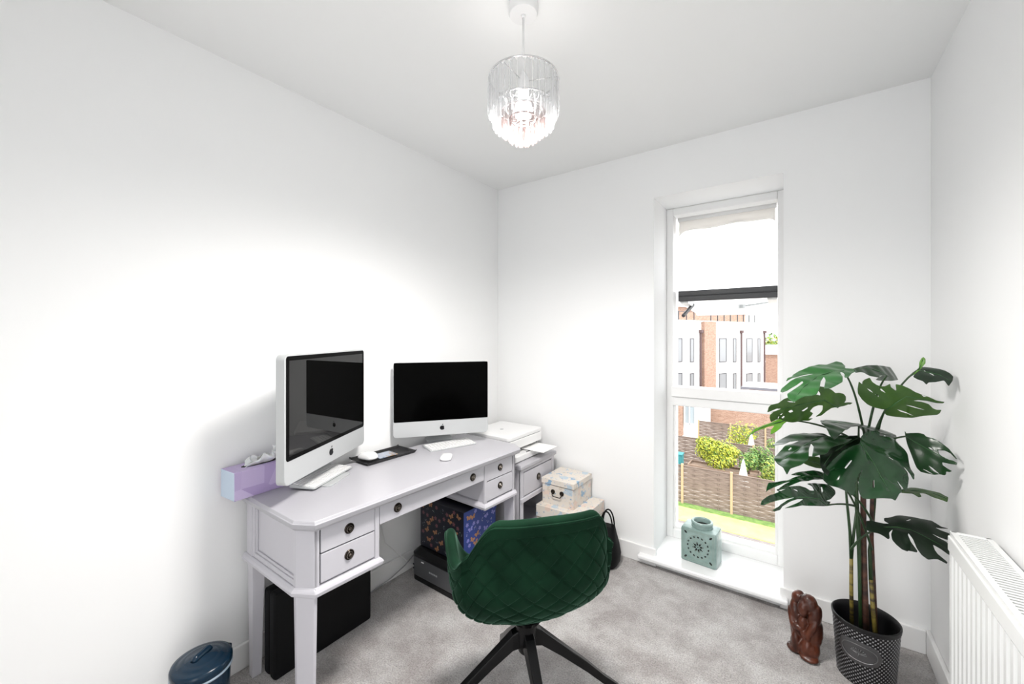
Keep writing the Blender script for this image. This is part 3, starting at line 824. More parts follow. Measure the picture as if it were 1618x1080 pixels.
# rim piping
b = MB()
b.tube([outer(-120 + 240 * k / 90, 1) + Vector((0, 0, .002)) + Vector((math.sin(R(-120 + 240 * k / 90)), -math.cos(R(-120 + 240 * k / 90)), 0)) * .001 for k in range(91)], .0032, 8)
b.build('piping', 'velvet', chair, smooth=True)
# under-seat plate, column, hub
b = MB(); b.lathe([(0, .372), (.050, .375), (.062, .392), (.04, .41), (0, .41)], 28); b.build('seat_plate', 'blackmetal', chair, smooth=True, autosmooth=40)
b = MB(); b.lathe([(0, .262), (.020, .262), (.027, .27), (.034, .30), (.036, .345), (.034, .39), (0, .39)], 28); b.build('column', 'blackmetal', chair, smooth=True, autosmooth=40)
YC = 35.4
for la in (15, 105, 193, 284):
    a = R(YC + la) - CHR
    d_ = Vector((math.cos(a), math.sin(a), 0)); n_ = Vector((-math.sin(a), math.cos(a), 0)); rings = []
    for r_, zt_, zb_, w_ in ((.020, .350, .290, .020), (.05, .335, .285, .020), (.12, .274, .234, .018), (.22, .188, .154, .016), (.29, .122, .092, .0145), (.322, .096, .066, .013), (.342, .074, .034, .012), (.350, .044, .004, .011), (.353, .012, .0, .011)):
        if r_ < .34:
            ring = [d_ * r_ + n_ * w_ + V(0, 0, zb_), d_ * r_ + n_ * w_ * .8 + V(0, 0, zt_), d_ * r_ - n_ * w_ * .8 + V(0, 0, zt_), d_ * r_ - n_ * w_ + V(0, 0, zb_)]
        else:
            ring = [d_ * (r_ - .022) + n_ * w_ + V(0, 0, max(zb_ - .0, 0)), d_ * (r_ + .006) + n_ * w_ * .8 + V(0, 0, zt_), d_ * (r_ + .006) - n_ * w_ * .8 + V(0, 0, zt_), d_ * (r_ - .022) - n_ * w_ + V(0, 0, max(zb_, 0))]
        rings.append(ring)
    b = MB(); b.loft(rings); b.build('leg', 'blackmetal', chair, smooth=False, bevel=.005, seg=3)

# ------------------------------------------------------------------ things under the desk
bc = thing('briefcase', (-1.677, .945, 0), 0, 'black hard briefcase standing on edge under the desk', 'briefcase')
b = MB(); b.box(-.045, -.001, -.215, .215, 0, .335); b.build('case_shell', 'black', bc, bevel=.012, seg=3)
b = MB(); b.box(.001, .045, -.215, .215, 0, .335); b.build('case_lid', 'black', bc, bevel=.012, seg=3)
b = MB(); b.tube([(0, -.05, .333), (0, -.045, .355), (0, .045, .355), (0, .05, .333)], .006, 8); b.build('handle', 'black', bc, smooth=True)
b = MB(); b.box(-.008, .008, -.165, -.135, .333, .340); b.box(-.008, .008, .135, .165, .333, .340); b.build('clasp', 'brass', bc, bevel=.001)

ip = thing('printer', (-1.515, 1.475, 0), R(-1.5), 'black and charcoal printer on the carpet under the desk, patterned box on top', 'printer')
b = MB(); b.prism(rrect(.425, .30, .03, 6, 0, .152), 0, .030); b.build('printer_base', 'blackgloss', ip, bevel=.004)
b = MB(); b.prism(rrect(.428, .302, .03, 6, 0, .151), .030, .128); b.build('printer_body', 'darkgrey', ip, bevel=.003)
b = MB(); b.loft([[(x, y, z) for x, y in rrect(.428 - 2 * e, .302 - 2 * e, .03, 6, 0, .151)] for z, e in ((.128, 0), (.145, .0), (.168, .022), (.172, .035))]); b.build('scanner_lid', 'blackgloss', ip, bevel=.002)
b = MB(); b.box(-.13, -.112, -.0025, .001, .112, .117); b.build('indicator', 'white', ip)
b = MB(); b.lathe([(0, 0), (.005, 0), (.005, .002), (0, .002)], 14, T(-.192, -.001, .085) @ RX(90)); b.lathe([(0, 0), (.005, 0), (.005, .002), (0, .002)], 14, T(-.192, -.001, .065) @ RX(90)); b.build('button', 'slot', ip)
b = MB()
for k in range(5): b.box(-.07 + k * .013, -.061 + k * .013, -.0012, .0005, .076, .084)
b.build('maker_mark', 'grey', ip)
bb = thing('storage_box', (-1.535, 1.645, .172), R(-2), 'dark butterfly print storage box with royal blue side, on the black printer', 'box')
PRN = ['ink', 'blueink', 'p_orange', 'p_rose', 'p_white', 'p_lilac', 'p_leaf']
for nm_, cl_ in (('ink', (.006, .007, .016)), ('blueink', (.012, .035, .19)), ('p_orange', (.34, .165, .08)), ('p_rose', (.17, .07, .08)), ('p_white', (.4, .4, .42)), ('p_lilac', (.20, .20, .50)), ('p_leaf', (.03, .10, .07))):
    M[nm_] = mat('box_print_' + nm_, cl_, .4)
def printed(mb, fr, u0, u1, v0, v1, n, seed, blue):
    rnd = random.Random(seed)
    def poly(pts, mi):
        f_ = mb.bm.faces.new([mb.bm.verts.new(fr(x, y)) for x, y in pts]); f_.material_index = mi
    def blobp(cx, cyy, l, w, ang, mi):
        poly([(cx + l * math.cos(a) * math.cos(ang) - w * math.sin(a) * math.sin(ang), cyy + l * math.cos(a) * math.sin(ang) + w * math.sin(a) * math.cos(ang)) for a in [2 * PI * k / 10 for k in range(10)]], mi)
    put = []
    for _ in range(n * 30):
        if len(put) >= n: break
        x, y = rnd.uniform(u0 + .02, u1 - .02), rnd.uniform(v0 + .015, v1 - .015)
        if all((x - a) ** 2 + (y - c_) ** 2 > .030 ** 2 for a, c_ in put): put.append((x, y))
    for k, (x, y) in enumerate(put):
        ang = rnd.uniform(-.7, .7)
        if k % 3 == 0:
            mi = 5 if blue and rnd.random() < .4 else 2
            for sg in (1, -1):
                for (dl, da, l, w) in ((.0105, .55, .010, .0062), (.0075, -.55, .007, .0050)):
                    a = ang + (da if sg > 0 else PI - da); blobp(x + dl * math.cos(a), y + dl * math.sin(a), l, w, a, mi)
            blobp(x, y, .0012, .007, ang, 0)
        elif k % 3 == 1:
            mi = 5 if blue else 3
            for q in range(5):
                a = ang + 2 * PI * q / 5; blobp(x + .0062 * math.cos(a), y + .0062 * math.sin(a), .0052, .0038, a, mi)
        else:
            for q in range(6):
                blobp(x + rnd.uniform(-.012, .012), y + rnd.uniform(-.012, .012), rnd.uniform(.0014, .003), .0018, rnd.random() * 3, 4 if q % 2 else (5 if blue else 6))
def print_box(nm_, hx, hy, z0, z1, seed):
    mb = MB(); mb.box(-hx, hx, -hy, hy, z0, z1)
    for f_ in mb.bm.faces:
        if all(v_.co.x > hx - 1e-5 for v_ in f_.verts): f_.material_index = 1
    n1 = int((z1 - z0) * 2 * hx / .0013); n2 = int((z1 - z0) * 2 * hy / .0013)
    printed(mb, lambda x, y: (x, -hy - .0006, y), -hx, hx, z0, z1, n1, seed, False)
    printed(mb, lambda x, y: (hx + .0006, x, y), -hy, hy, z0, z1, n2, seed + 1, True)
    return mb.build(nm_, PRN, bb)
print_box('box_body', .165, .125, 0, .205, 21); print_box('box_lid', .169, .129, .203, .262, 31)
b = MB(); b.tube([(LW + .006, 1.32, .60), (LW + .01, 1.325, .40), (LW + .02, 1.36, .22), (LW + .035, 1.44, .13), (LW + .05, 1.50, .06), (LW + .05, 1.56, .02)], .0028, 8)
tag(b.build('power_cable', 'white', None, smooth=True), 'thin white power cable hanging down the wall behind the desk', 'cable')
b = MB(); b.tube([(LW + .022, 1.15, .006), (LW + .03, 1.28, .012), (LW + .04, 1.38, .03), (LW + .06, 1.46, .07), (LW + .06, 1.52, .10)], .0032, 8)
tag(b.build('power_cable', 'grey', None, smooth=True), 'grey power cable running along the baseboard to the black printer', 'cable')

# floral boxes
def floral(loc, rz, w, d, h, lab):
    r = thing('storage_box', loc, rz, lab, 'box')
    b = MB(); b.box(-w / 2, w / 2, -d / 2, d / 2, 0, h * .80); b.build('box_body', 'floral', r, bevel=.002)
    b = MB(); b.box(-w / 2 - .004, w / 2 + .004, -d / 2 - .004, d / 2 + .004, h * .78, h); b.build('box_lid', 'floral', r, bevel=.002)
    b = MB(); b.box(-w / 2 - .0012, w / 2 + .0012, -d / 2 - .0012, d / 2 + .0012, h * .765, h * .785); b.build('lid_gap', 'timber', r)
    yf = -d / 2 - .004; hz = h * .52
    for s_ in (-1, 1):
        b = MB(); b.lathe([(0, -.002), (.013, -.002), (.014, .002), (.007, .005), (0, .005)], 20, T(s_ * .030, yf + .002, hz) @ RX(90))
        pl = b.build('handle_plate', 'bronze', r, smooth=True, autosmooth=40)
    b = MB(); b.tube([(-.030, yf - .004, hz), (-.031, yf - .008, hz - .012), (-.026, yf - .010, hz - .021), (-.022, yf - .010, hz - .023), (.022, yf - .010, hz - .023), (.026, yf - .010, hz - .021), (.031, yf - .008, hz - .012), (.030, yf - .004, hz)], .0026, 8)
    b.build('handle', 'bronze', r, smooth=True)
    return r
floral((-1.165, 2.225, .315), R(-1), .212, .232, .150, 'upper blue and cream floral storage box with metal bail handle')
floral((-1.130, 2.205, 0), 0, .300, .290, .315, 'larger floral storage box underneath, on the carpet beside the low cabinet')
# black bag behind the chair
bg = thing('handbag', (-.906, 2.235, 0), R(4), 'black handbag with two loop handles on the carpet behind the green chair', 'bag')
b = MB(); rings = []
for z, w, d in ((0, .10, .12), (.02, .130, .15), (.07, .142, .155), (.12, .125, .14), (.18, .10, .10), (.225, .085, .05)):
    rings.append([(x, y, z) for x, y in rrect(w, d, min(w, d) * .4, 6)])
b.loft(rings); b.build('bag_body', 'black', bg, smooth=True, autosmooth=50)
for s_ in (-1, 1):
    b = MB(); b.tube([(.034 * math.cos(a), s_ * .018, .22 + .088 * math.sin(a)) for a in [PI * k / 16 for k in range(17)]], .0045, 8); b.build('handle', 'black', bg, smooth=True)

# ------------------------------------------------------------------ pedal bin
bi = thing('waste_bin', (-1.607, .492, 0), R(118), 'small navy blue enamel lidded bin beside the near desk leg', 'bin')
b = MB(); b.lathe([(0, 0), (.072, 0), (.078, .01), (.088, .222), (.088, .226), (0, .226)], 48); b.build('bin_body', 'navy', bi, smooth=True, autosmooth=40)
b = MB(); b.lathe([(.086, .216), (.0925, .216), (.0935, .219), (.0925, .222), (.086, .222)], 48, cap=False); b.build('rim_band', 'navy_rim', bi, smooth=True)
b = MB(); b.lathe([(0, .224), (.091, .224), (.093, .228), (.093, .240), (.090, .247), (.078, .250), (.070, .250), (.066, .254), (.052, .257), (.048, .257), (.044, .261), (0, .264)], 48)
bi.scale = (.91, .91, 1.045)
ld = b.build('lid', 'navy', bi, smooth=True, autosmooth=60)
b = MB(); b.loft([[(x, y * w_, .262 + z) for x, y in rrect(l_, .026, .010, 4)] for z, w_, l_ in ((0, 1, .078), (.006, .8, .074), (.013, .55, .062), (.014, .3, .05))]); b.build('lid_handle', 'navy', ld, smooth=True)
b = MB(); b.box(.080, .100, -.032, .032, .205, .238); b.build('hinge', 'navy', bi, bevel=.003)
b = MB(); b.tube([(0, -.098, .17), (0, -.112, .12), (0, -.098, .08)], .003, 8); b.build('side_handle', 'navy_rim', bi, smooth=True)

# ------------------------------------------------------------------ ceramic lantern on the sill
la_a = (-.558, 2.423); la_b = (-.357, 2.405)
ll = math.hypot(la_b[0] - la_a[0], la_b[1] - la_a[1])
ln = thing('ceramic_lantern', ((la_a[0] + la_b[0]) / 2 + .004, (la_a[1] + la_b[1]) / 2 + .0, WZ0), math.atan2(la_b[1] - la_a[1], la_b[0] - la_a[0]), 'square pale green ceramic lantern with pierced flower pattern on the window sill', 'lantern')
lw, ldp, lh = .185, .125, .190
b = MB(); 
b.loft([[(x, y + ldp / 2, z) for x, y in rrect(lw - 2 * e, ldp - 2 * e, .010, 4)] for z, e in ((0, .004), (.004, 0), (lh - .012, 0), (lh - .003, .004), (lh, .016))])
b.build('lantern_body', 'celadon', ln, smooth=True, autosmooth=40)
b = MB(); nm = T(.005, ldp / 2, lh)
b.lathe([(.052, -.003), (.056, .001), (.053, .008), (.056, .018), (.058, .026), (.054, .032), (.046, .033), (.042, .028), (.042, .002)], 40, nm, cap=False); b.build('neck', 'celadon', ln, smooth=True)
b = MB(); b.lathe([(0, .003), (.044, .003), (.044, .006), (0, .006)], 32, nm); b.build('inside', 'celadon_dark', ln)
b = MB(); yf = -.0012
for i_ in (.010, .018): 
    h_, w_ = lh - 2 * i_, lw - 2 * i_
    for (x0, x1, z0, z1) in ((-w_ / 2, w_ / 2, i_, i_ + .002), (-w_ / 2, w_ / 2, lh - i_ - .002, lh - i_), (-w_ / 2, -w_ / 2 + .002, i_, lh - i_), (w_ / 2 - .002, w_ / 2, i_, lh - i_)):
        b.box(x0, x1, yf, .001, z0, z1)
for rr in (.024, .045, .064):
    b.tube([(rr * math.cos(a), 0, lh / 2 + rr * math.sin(a)) for a in [2 * PI * k / 48 for k in range(49)]], .0014, 6, cap=False)
for k in range(24):
    a = 2 * PI * k / 24; b.tube([(.048 * math.cos(a), 0, lh / 2 + .048 * math.sin(a)), (.055 * math.cos(a + .13), 0, lh / 2 + .055 * math.sin(a + .13)), (.062 * math.cos(a), 0, lh / 2 + .062 * math.sin(a))], .0010, 5)
for k in range(16):
    a = 2 * PI * k / 16; b.tube([(.026 * math.cos(a), 0, lh / 2 + .026 * math.sin(a)), (.043 * math.cos(a), 0, lh / 2 + .043 * math.sin(a))], .0012, 5)
b.build('relief', 'celadon_rib', ln)
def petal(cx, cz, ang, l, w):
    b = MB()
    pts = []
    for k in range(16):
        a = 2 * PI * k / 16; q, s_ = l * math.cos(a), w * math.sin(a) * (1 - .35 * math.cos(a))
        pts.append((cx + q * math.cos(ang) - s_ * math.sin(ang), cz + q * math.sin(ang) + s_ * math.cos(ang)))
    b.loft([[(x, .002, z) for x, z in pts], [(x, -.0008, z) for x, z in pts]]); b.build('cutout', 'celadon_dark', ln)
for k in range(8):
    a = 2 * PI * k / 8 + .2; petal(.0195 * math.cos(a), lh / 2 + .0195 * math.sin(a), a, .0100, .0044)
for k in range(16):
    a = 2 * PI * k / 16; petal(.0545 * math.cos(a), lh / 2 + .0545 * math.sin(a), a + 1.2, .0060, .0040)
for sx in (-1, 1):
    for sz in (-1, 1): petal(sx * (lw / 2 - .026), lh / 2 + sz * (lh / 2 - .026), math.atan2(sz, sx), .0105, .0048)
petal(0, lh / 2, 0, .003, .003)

# ------------------------------------------------------------------ carved statue
st = thing('carved_statue', (.022, 2.085, 0), R(-28), 'small reddish carved wooden statue of an embracing pair, on the carpet by the planter', 'statue')
b = MB()
def blob(cx, cyy, cz, rx, ry, rz_, tilt=0, rot=0):
    mt = T(cx, cyy, cz) @ RY(tilt) @ RX(rot) @ Matrix.Diagonal((rx, ry, rz_, 1))
    bmesh.ops.create_uvsphere(b.bm, u_segments=24, v_segments=14, radius=1, matrix=mt)
for a in ((0, 0, .035, .060, .045, .040, 0, 0), (.022, -.01, .04, .042, .045, .042, 0, 0), (-.022, .0, .09, .036, .040, .075, -6, 0), (.030, .01, .10, .034, .040, .085, 6, 0),
          (0, .018, .14, .055, .030, .09, 0, 0), (-.034, .0, .17, .026, .034, .060, -8, 0), (.040, .004, .18, .024, .034, .062, 8, 0),
          (-.030, .004, .233, .026, .028, .032, 18, 0), (.018, -.004, .236, .034, .032, .036, -20, 0), (.006, -.030, .215, .021, .018, .036, -4, -8),
          (.004, -.024, .150, .020, .020, .030, 0, 0), (-.040, -.026, .135, .014, .016, .055, -25, -12), (.040, -.026, .135, .014, .016, .050, 22, -10),
          (-.012, -.036, .120, .024, .014, .016, 0, 0), (.020, -.034, .100, .022, .015, .020, 0, 0), (-.020, -.034, .055, .020, .020, .045, -5, -6), (.024, -.036, .050, .020, .020, .042, 4, -6),
          (-.03, -.02, .012, .036, .034, .014, 0, 0), (.03, -.028, .012, .038, .036, .014, 0, 0)):
    blob(*a)
o = b.build('figure_body', 'carved', st, smooth=True)
rm = o.modifiers.new('r', 'REMESH'); rm.mode = 'VOXEL'; rm.voxel_size = .0035; rm.use_smooth_shade = True
so = o.modifiers.new('s', 'SMOOTH'); so.factor = .6; so.iterations = 4
tx = bpy.data.textures.new('chisel', 'CLOUDS'); tx.noise_scale = .03
dp = o.modifiers.new('d', 'DISPLACE'); dp.texture = tx; dp.strength = .006; dp.mid_level = .5
st.scale = (.90, .9, .93)

# ------------------------------------------------------------------ monstera in tin planter
PCX, PCY, PHH = .213, 2.085, .230
plant = thing('potted_monstera', (PCX, PCY, 0), 0, 'tall artificial monstera plant in a grey woven-pattern metal planter in the corner', 'plant')
b = MB(); seg = 96
# body with real woven dimple relief
NS, NZ = 336, 90
rings = []
for j in range(NZ + 1):
    z = .002 + (PHH - .012) * j / NZ; rr = .087 + .014 * j / NZ; ring = []
    for i in range(NS):
        a = 2 * PI * i / NS
        s1 = math.sin(a * 42 * 1.0 + (PI if int(j / 3) % 2 else 0)); s2 = abs(math.sin(PI * j / 3))
        d_ = .0020 * max(0, s1) * s2
        ring.append(((rr + d_) * math.cos(a), (rr + d_) * math.sin(a), z))
    rings.append(ring)
b.loft(rings, cap=False); pot = b.build('planter', 'pot', plant, smooth=True)
nz, cr = None, None
# dark recesses of the weave: pattern by object coordinates (angle, height)
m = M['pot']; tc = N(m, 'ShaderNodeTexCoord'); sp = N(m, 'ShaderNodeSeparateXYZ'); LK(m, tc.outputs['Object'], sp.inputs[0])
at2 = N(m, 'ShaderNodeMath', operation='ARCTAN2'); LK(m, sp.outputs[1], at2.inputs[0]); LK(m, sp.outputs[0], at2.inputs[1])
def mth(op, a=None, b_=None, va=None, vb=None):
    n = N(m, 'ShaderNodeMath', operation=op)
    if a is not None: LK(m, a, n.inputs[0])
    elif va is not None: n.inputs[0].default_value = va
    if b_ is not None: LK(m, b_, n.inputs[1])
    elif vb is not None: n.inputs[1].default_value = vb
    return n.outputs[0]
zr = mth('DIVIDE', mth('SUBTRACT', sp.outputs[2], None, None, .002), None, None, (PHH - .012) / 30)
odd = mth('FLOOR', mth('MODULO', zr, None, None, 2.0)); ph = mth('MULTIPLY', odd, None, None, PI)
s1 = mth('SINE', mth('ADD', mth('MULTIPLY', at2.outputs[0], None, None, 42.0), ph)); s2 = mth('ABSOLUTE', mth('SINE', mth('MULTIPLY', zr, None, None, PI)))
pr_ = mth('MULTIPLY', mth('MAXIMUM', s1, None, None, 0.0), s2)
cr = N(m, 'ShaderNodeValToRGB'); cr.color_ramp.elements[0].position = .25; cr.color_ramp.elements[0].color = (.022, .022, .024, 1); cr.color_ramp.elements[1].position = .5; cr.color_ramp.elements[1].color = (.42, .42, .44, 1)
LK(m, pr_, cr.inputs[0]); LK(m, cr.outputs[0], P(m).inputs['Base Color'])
b = MB(); b.lathe([(.098, PHH - .016), (.104, PHH - .014), (.1055, PHH - .004), (.1055, PHH), (.102, PHH + .002), (.099, PHH), (.097, PHH - .03), (.088, .03), (.085, .006)], 64, cap=False)
b.build('planter_rim', 'potdark', plant, smooth=True, autosmooth=60)
b = MB(); b.lathe([(0, 0), (.088, 0), (.088, .004), (0, .004)], 48); b.build('planter_base', 'potdark', plant)
b = MB(); b.lathe([(0, .06), (.086, .06), (.086, .075), (0, .08)], 32); b.build('soil', 'soil', plant)
# oval emblem plate on the front of the planter, facing the room (direction towards camera-left)
ea = R(-107)
def on_pot(u_, z, off): # u_ metres along surface
    rr = .087 + .014 * z / PHH + off; a = ea + u_ / .094; return Vector((rr * math.cos(a), rr * math.sin(a), z))
def plate(w, h, off0, off1, wav=0.0):
    b = MB(); n = 64; rings = []
    for s_, off in ((1.0, off0), (1.0, off1), (.9, off1 + .0006), (.55, off1), (.1, off1)):
        ring = []
        for k in range(n):
            a = 2 * PI * k / n; q = 1 + wav * math.cos(8 * a)
            ring.append(on_pot(w / 2 * s_ * q * math.copysign(abs(math.cos(a)) ** .75, math.cos(a)), .135 + h / 2 * s_ * q * math.copysign(abs(math.sin(a)) ** .9, math.sin(a)), off))
        rings.append(ring)
    b.loft(rings); return b
em = plate(.128, .086, .0, .0045, .025).build('emblem_plate', mat('tin_plate', (.13, .13, .135), .35, .8), plant, smooth=True, autosmooth=50)
b = MB()
n = 64
b.tube([on_pot(.051 * math.copysign(abs(math.cos(2 * PI * k / n)) ** .75, math.cos(2 * PI * k / n)), .135 + .030 * math.sin(2 * PI * k / n), .006) for k in range(n + 1)], .0013, 6, cap=False)
b.tube([on_pot(0, .120, .006), on_pot(.001, .135, .006)], .0016, 6)
for k in range(9):
    a = PI * (k - 4) / 9 + PI / 2; L_ = .017
    q = [on_pot(L_ * s_ * math.cos(a) * 1.1, .132 + L_ * s_ * math.sin(a) * .9, .006) for s_ in (0, .4, .8, 1.1)]
    b.tube(q, .0011, 5)
    q2 = q[-1]; b.tube([q2, q2 + V(0, 0, .002)], .0022, 6)
b.build('tree_motif', mat('embossed_tin', (.22, .22, .225), .3, .8), em, smooth=True)

def lp(v): return Vector(v) - Vector((PCX, PCY, 0))
from mathutils.geometry import delaunay_2d_cdt
def inpoly(p, poly):
    c_ = False; n = len(poly); x, y = p
    for i in range(n):
        x1, y1 = poly[i]; x2, y2 = poly[i - 1]
        if (y1 > y) != (y2 > y) and x < (x2 - x1) * (y - y1) / (y2 - y1) + x1: c_ = not c_
    return c_
def soft(poly):
    """one light corner-cutting pass keeps slit tips but rounds the traced corners"""
    out = []; n = len(poly)
    for i in range(n):
        a, p, c_ = Vector(poly[i - 1]), Vector(poly[i]), Vector(poly[(i + 1) % n])
        out += [p.lerp(a, .22), p.lerp((a + c_) / 2, .08), p.lerp(c_, .22)]
    return [tuple(q) for q in out]
def leaf(plane, zoom, outline, holes, ribs, m, droop=.05, fold=.10, rip=.0035, name='leaf'):
    """plane: three (px, py, distance) points; outline / holes / midrib as seen, projected onto that plane and then bent"""
    ox, oy, sc = zoom
    cv = lambda L_: [(ox + x / sc, oy + y / sc) for x, y in L_]
    A, B_, Cc = [at(*p) for p in plane]; nn = (B_ - A).cross(Cc - A).normalized()
    eye = Vector((0, 0, EYE))
    if nn.dot(eye - A) < 0: nn = -nn
    def hit(px, py):
        d_ = at(px, py, 1) - eye; return eye + d_ * ((A - eye).dot(nn) / d_.dot(nn))
    rib = [hit(*p) for p in cv(ribs)]
    ex = (rib[-1] - rib[0]).normalized(); ey = nn.cross(ex); O = rib[0]
    to2 = lambda P_: ((P_ - O).dot(ex), (P_ - O).dot(ey))
    out2 = [to2(hit(*p)) for p in soft(cv(outline))]; hol2 = [[to2(hit(*p)) for p in soft(cv(h))] for h in holes]
    rib2 = [to2(p) for p in rib]; L = (rib[-1] - rib[0]).length
    pts = list(out2); edges = [(i, (i + 1) % len(out2)) for i in range(len(out2))]
    for h in hol2:
        k = len(pts); pts += h; edges += [(k + i, k + (i + 1) % len(h)) for i in range(len(h))]
    xs = [p[0] for p in out2]; ys = [p[1] for p in out2]; st_ = .0045
    y = min(ys); r_ = 0
    while y < max(ys):
        x = min(xs) + (st_ / 2 if r_ % 2 else 0)
        while x < max(xs):
            if inpoly((x, y), out2) and not any(inpoly((x, y), h) for h in hol2): pts.append((x, y))
            x += st_
        y += st_ * .87; r_ += 1
    vv, ee, ff, _, _, _ = delaunay_2d_cdt([Vector(p) for p in pts], edges, [], 0, 1e-5)
    def ribdist(x, y):
        best = None
        for a, b_ in zip(rib2, rib2[1:]):
            a_ = Vector(a); d_ = Vector(b_) - a_; t = max(0, min(1, (Vector((x, y)) - a_).dot(d_) / max(d_.length_squared, 1e-9)))
            q = a_ + d_ * t; dd = (Vector((x, y)) - q).length
            if best is None or dd < best[0]: best = (dd, q.x, 1 if (Vector((x, y)) - q).dot(Vector((-d_.y, d_.x))) > 0 else -1)
        return best
    bm = bmesh.new(); vs_ = []
    for v_ in vv:
        x, y = v_; dd, t, sg = ribdist(x, y)
        z = fold * dd * (1 - dd / (L * .9)) - droop * (max(0, x) / L) ** 2 * L - .9 * dd * dd / L * .35
        ph_ = (t - dd * .75) / .021
        z += rip * math.sin(ph_) * min(1, dd / .02) + .0012 * math.sin(x * 90 + y * 70)
        # keep the rim close to where it was seen
        vs_.append(bm.verts.new(lp(O + ex * x + ey * y + nn * z)))
    for f_ in ff:
        c2 = (sum(vv[i].x for i in f_) / 3, sum(vv[i].y for i in f_) / 3)
        if inpoly(c2, out2) and not any(inpoly(c2, h) for h in hol2):
            try: bm.faces.new([vs_[i] for i in f_])
            except ValueError: pass
    bmesh.ops.delete(bm, geom=[v_ for v_ in bm.verts if not v_.link_faces], context='VERTS')
    mb = MB(); mb.bm.free(); mb.bm = bm
    o = mb.build(name, m, plant, smooth=True)
    so = o.modifiers.new('s', 'SOLIDIFY'); so.thickness = .0012; so.offset = 0
    b = MB(); rp = []
    for p in rib: rp.append(lp(p + nn * .0010 - nn * droop * (max(0, (p - O).dot(ex)) / L) ** 2 * L))
    b.tube(rp, [.0022 - .0014 * k / (len(rp) - 1) for k in range(len(rp))], 6); b.build('midrib', 'vein', o, smooth=True)
    ATT.append(lp(O))
ATT = []
camr = Vector((cy_, sy_, 0)); camf = Vector((-sy_, cy_, 0)); up = Vector((0, 0, 1))
Z1 = (1180, 555, 8.989); Z2 = (1340, 555, 8.989); Z3 = (1180, 660, 8.989); Z4 = (1340, 660, 8.989); Z5 = (1180, 740, 8.989); Z6 = (1340, 760, 7.717); PXS = (0, 0, 1)
# 0 pale topmost blade, left
leaf([(1330, 586, 1.48), (1240, 612, 1.38), (1315, 570, 1.56)], Z1, [(1395, 235), (1400, 195), (1350, 155), (1270, 138), (1190, 160), (1130, 185), (1040, 185), (940, 205), (850, 245), (740, 265), (660, 315), (640, 350), (580, 375), (560, 405), (640, 378), (780, 330), (930, 300), (940, 312), (760, 350), (600, 415), (500, 480), (490, 520), (515, 540), (600, 500), (700, 450), (790, 412), (808, 425), (760, 452), (640, 520), (580, 570), (600, 610), (680, 672), (730, 630), (800, 615), (950, 580), (1010, 565), (1040, 500), (1050, 420), (1095, 350), (1125, 390), (1110, 450), (1095, 530), (1180, 510), (1280, 465), (1360, 440), (1355, 370), (1320, 305), (1340, 295), (1390, 320), (1385, 378), (1440, 365), (1490, 310), (1560, 265), (1540, 245), (1460, 240)], [],
     [(1370, 280), (1200, 290), (1000, 350), (820, 470), (690, 620)], 'leaf_l', .05, .10)
# 1 dark nearly level blade at the top
leaf([(1400, 592, 1.50), (1345, 582, 1.42), (1400, 577, 1.53)], Z2, [(90, 235), (190, 210), (290, 190), (400, 200), (540, 200), (700, 210), (790, 235), (860, 225), (960, 215), (1015, 225), (1010, 250), (960, 300), (900, 345), (800, 380), (700, 372), (600, 362), (540, 335), (440, 345), (440, 375), (350, 350), (260, 305), (180, 290), (120, 300)], [],
     [(550, 345), (480, 300), (380, 260), (250, 230), (130, 255)], 'leaf', .02, .05, .0025)
# 2 underside blade, upper right
leaf([(1397, 648, 1.50), (1490, 640, 1.44), (1400, 610, 1.46)], Z2, [(545, 820), (480, 825), (380, 810), (300, 780), (230, 720), (185, 650), (185, 590), (220, 500), (260, 530), (270, 500), (310, 470), (375, 440), (400, 490), (450, 520), (500, 530), (550, 520), (620, 480), (622, 520), (690, 565), (692, 480), (780, 490), (880, 530), (960, 580), (1060, 620), (1160, 650), (1250, 690), (1370, 715), (1350, 735), (1240, 725), (1120, 700), (1000, 690), (920, 700), (1050, 720), (1150, 750), (1220, 820), (1280, 845), (1350, 850), (1330, 900), (1300, 925), (1200, 935), (1080, 960), (960, 985), (880, 990), (780, 970), (640, 945), (560, 920), (520, 880), (520, 850)],
     [[(315, 572), (360, 592), (390, 622), (345, 603)], [(465, 542), (510, 563), (555, 608), (500, 588)], [(412, 632), (455, 650), (452, 668)], [(695, 822), (800, 865), (985, 955), (880, 920), (770, 875)], [(808, 762), (900, 776), (1135, 853), (1000, 826)], [(1045, 617), (1125, 640), (1080, 648)]],
     [(545, 820), (690, 720), (820, 635), (1000, 660), (1230, 705)], 'leaf_u', -.02, -.06, .0028)
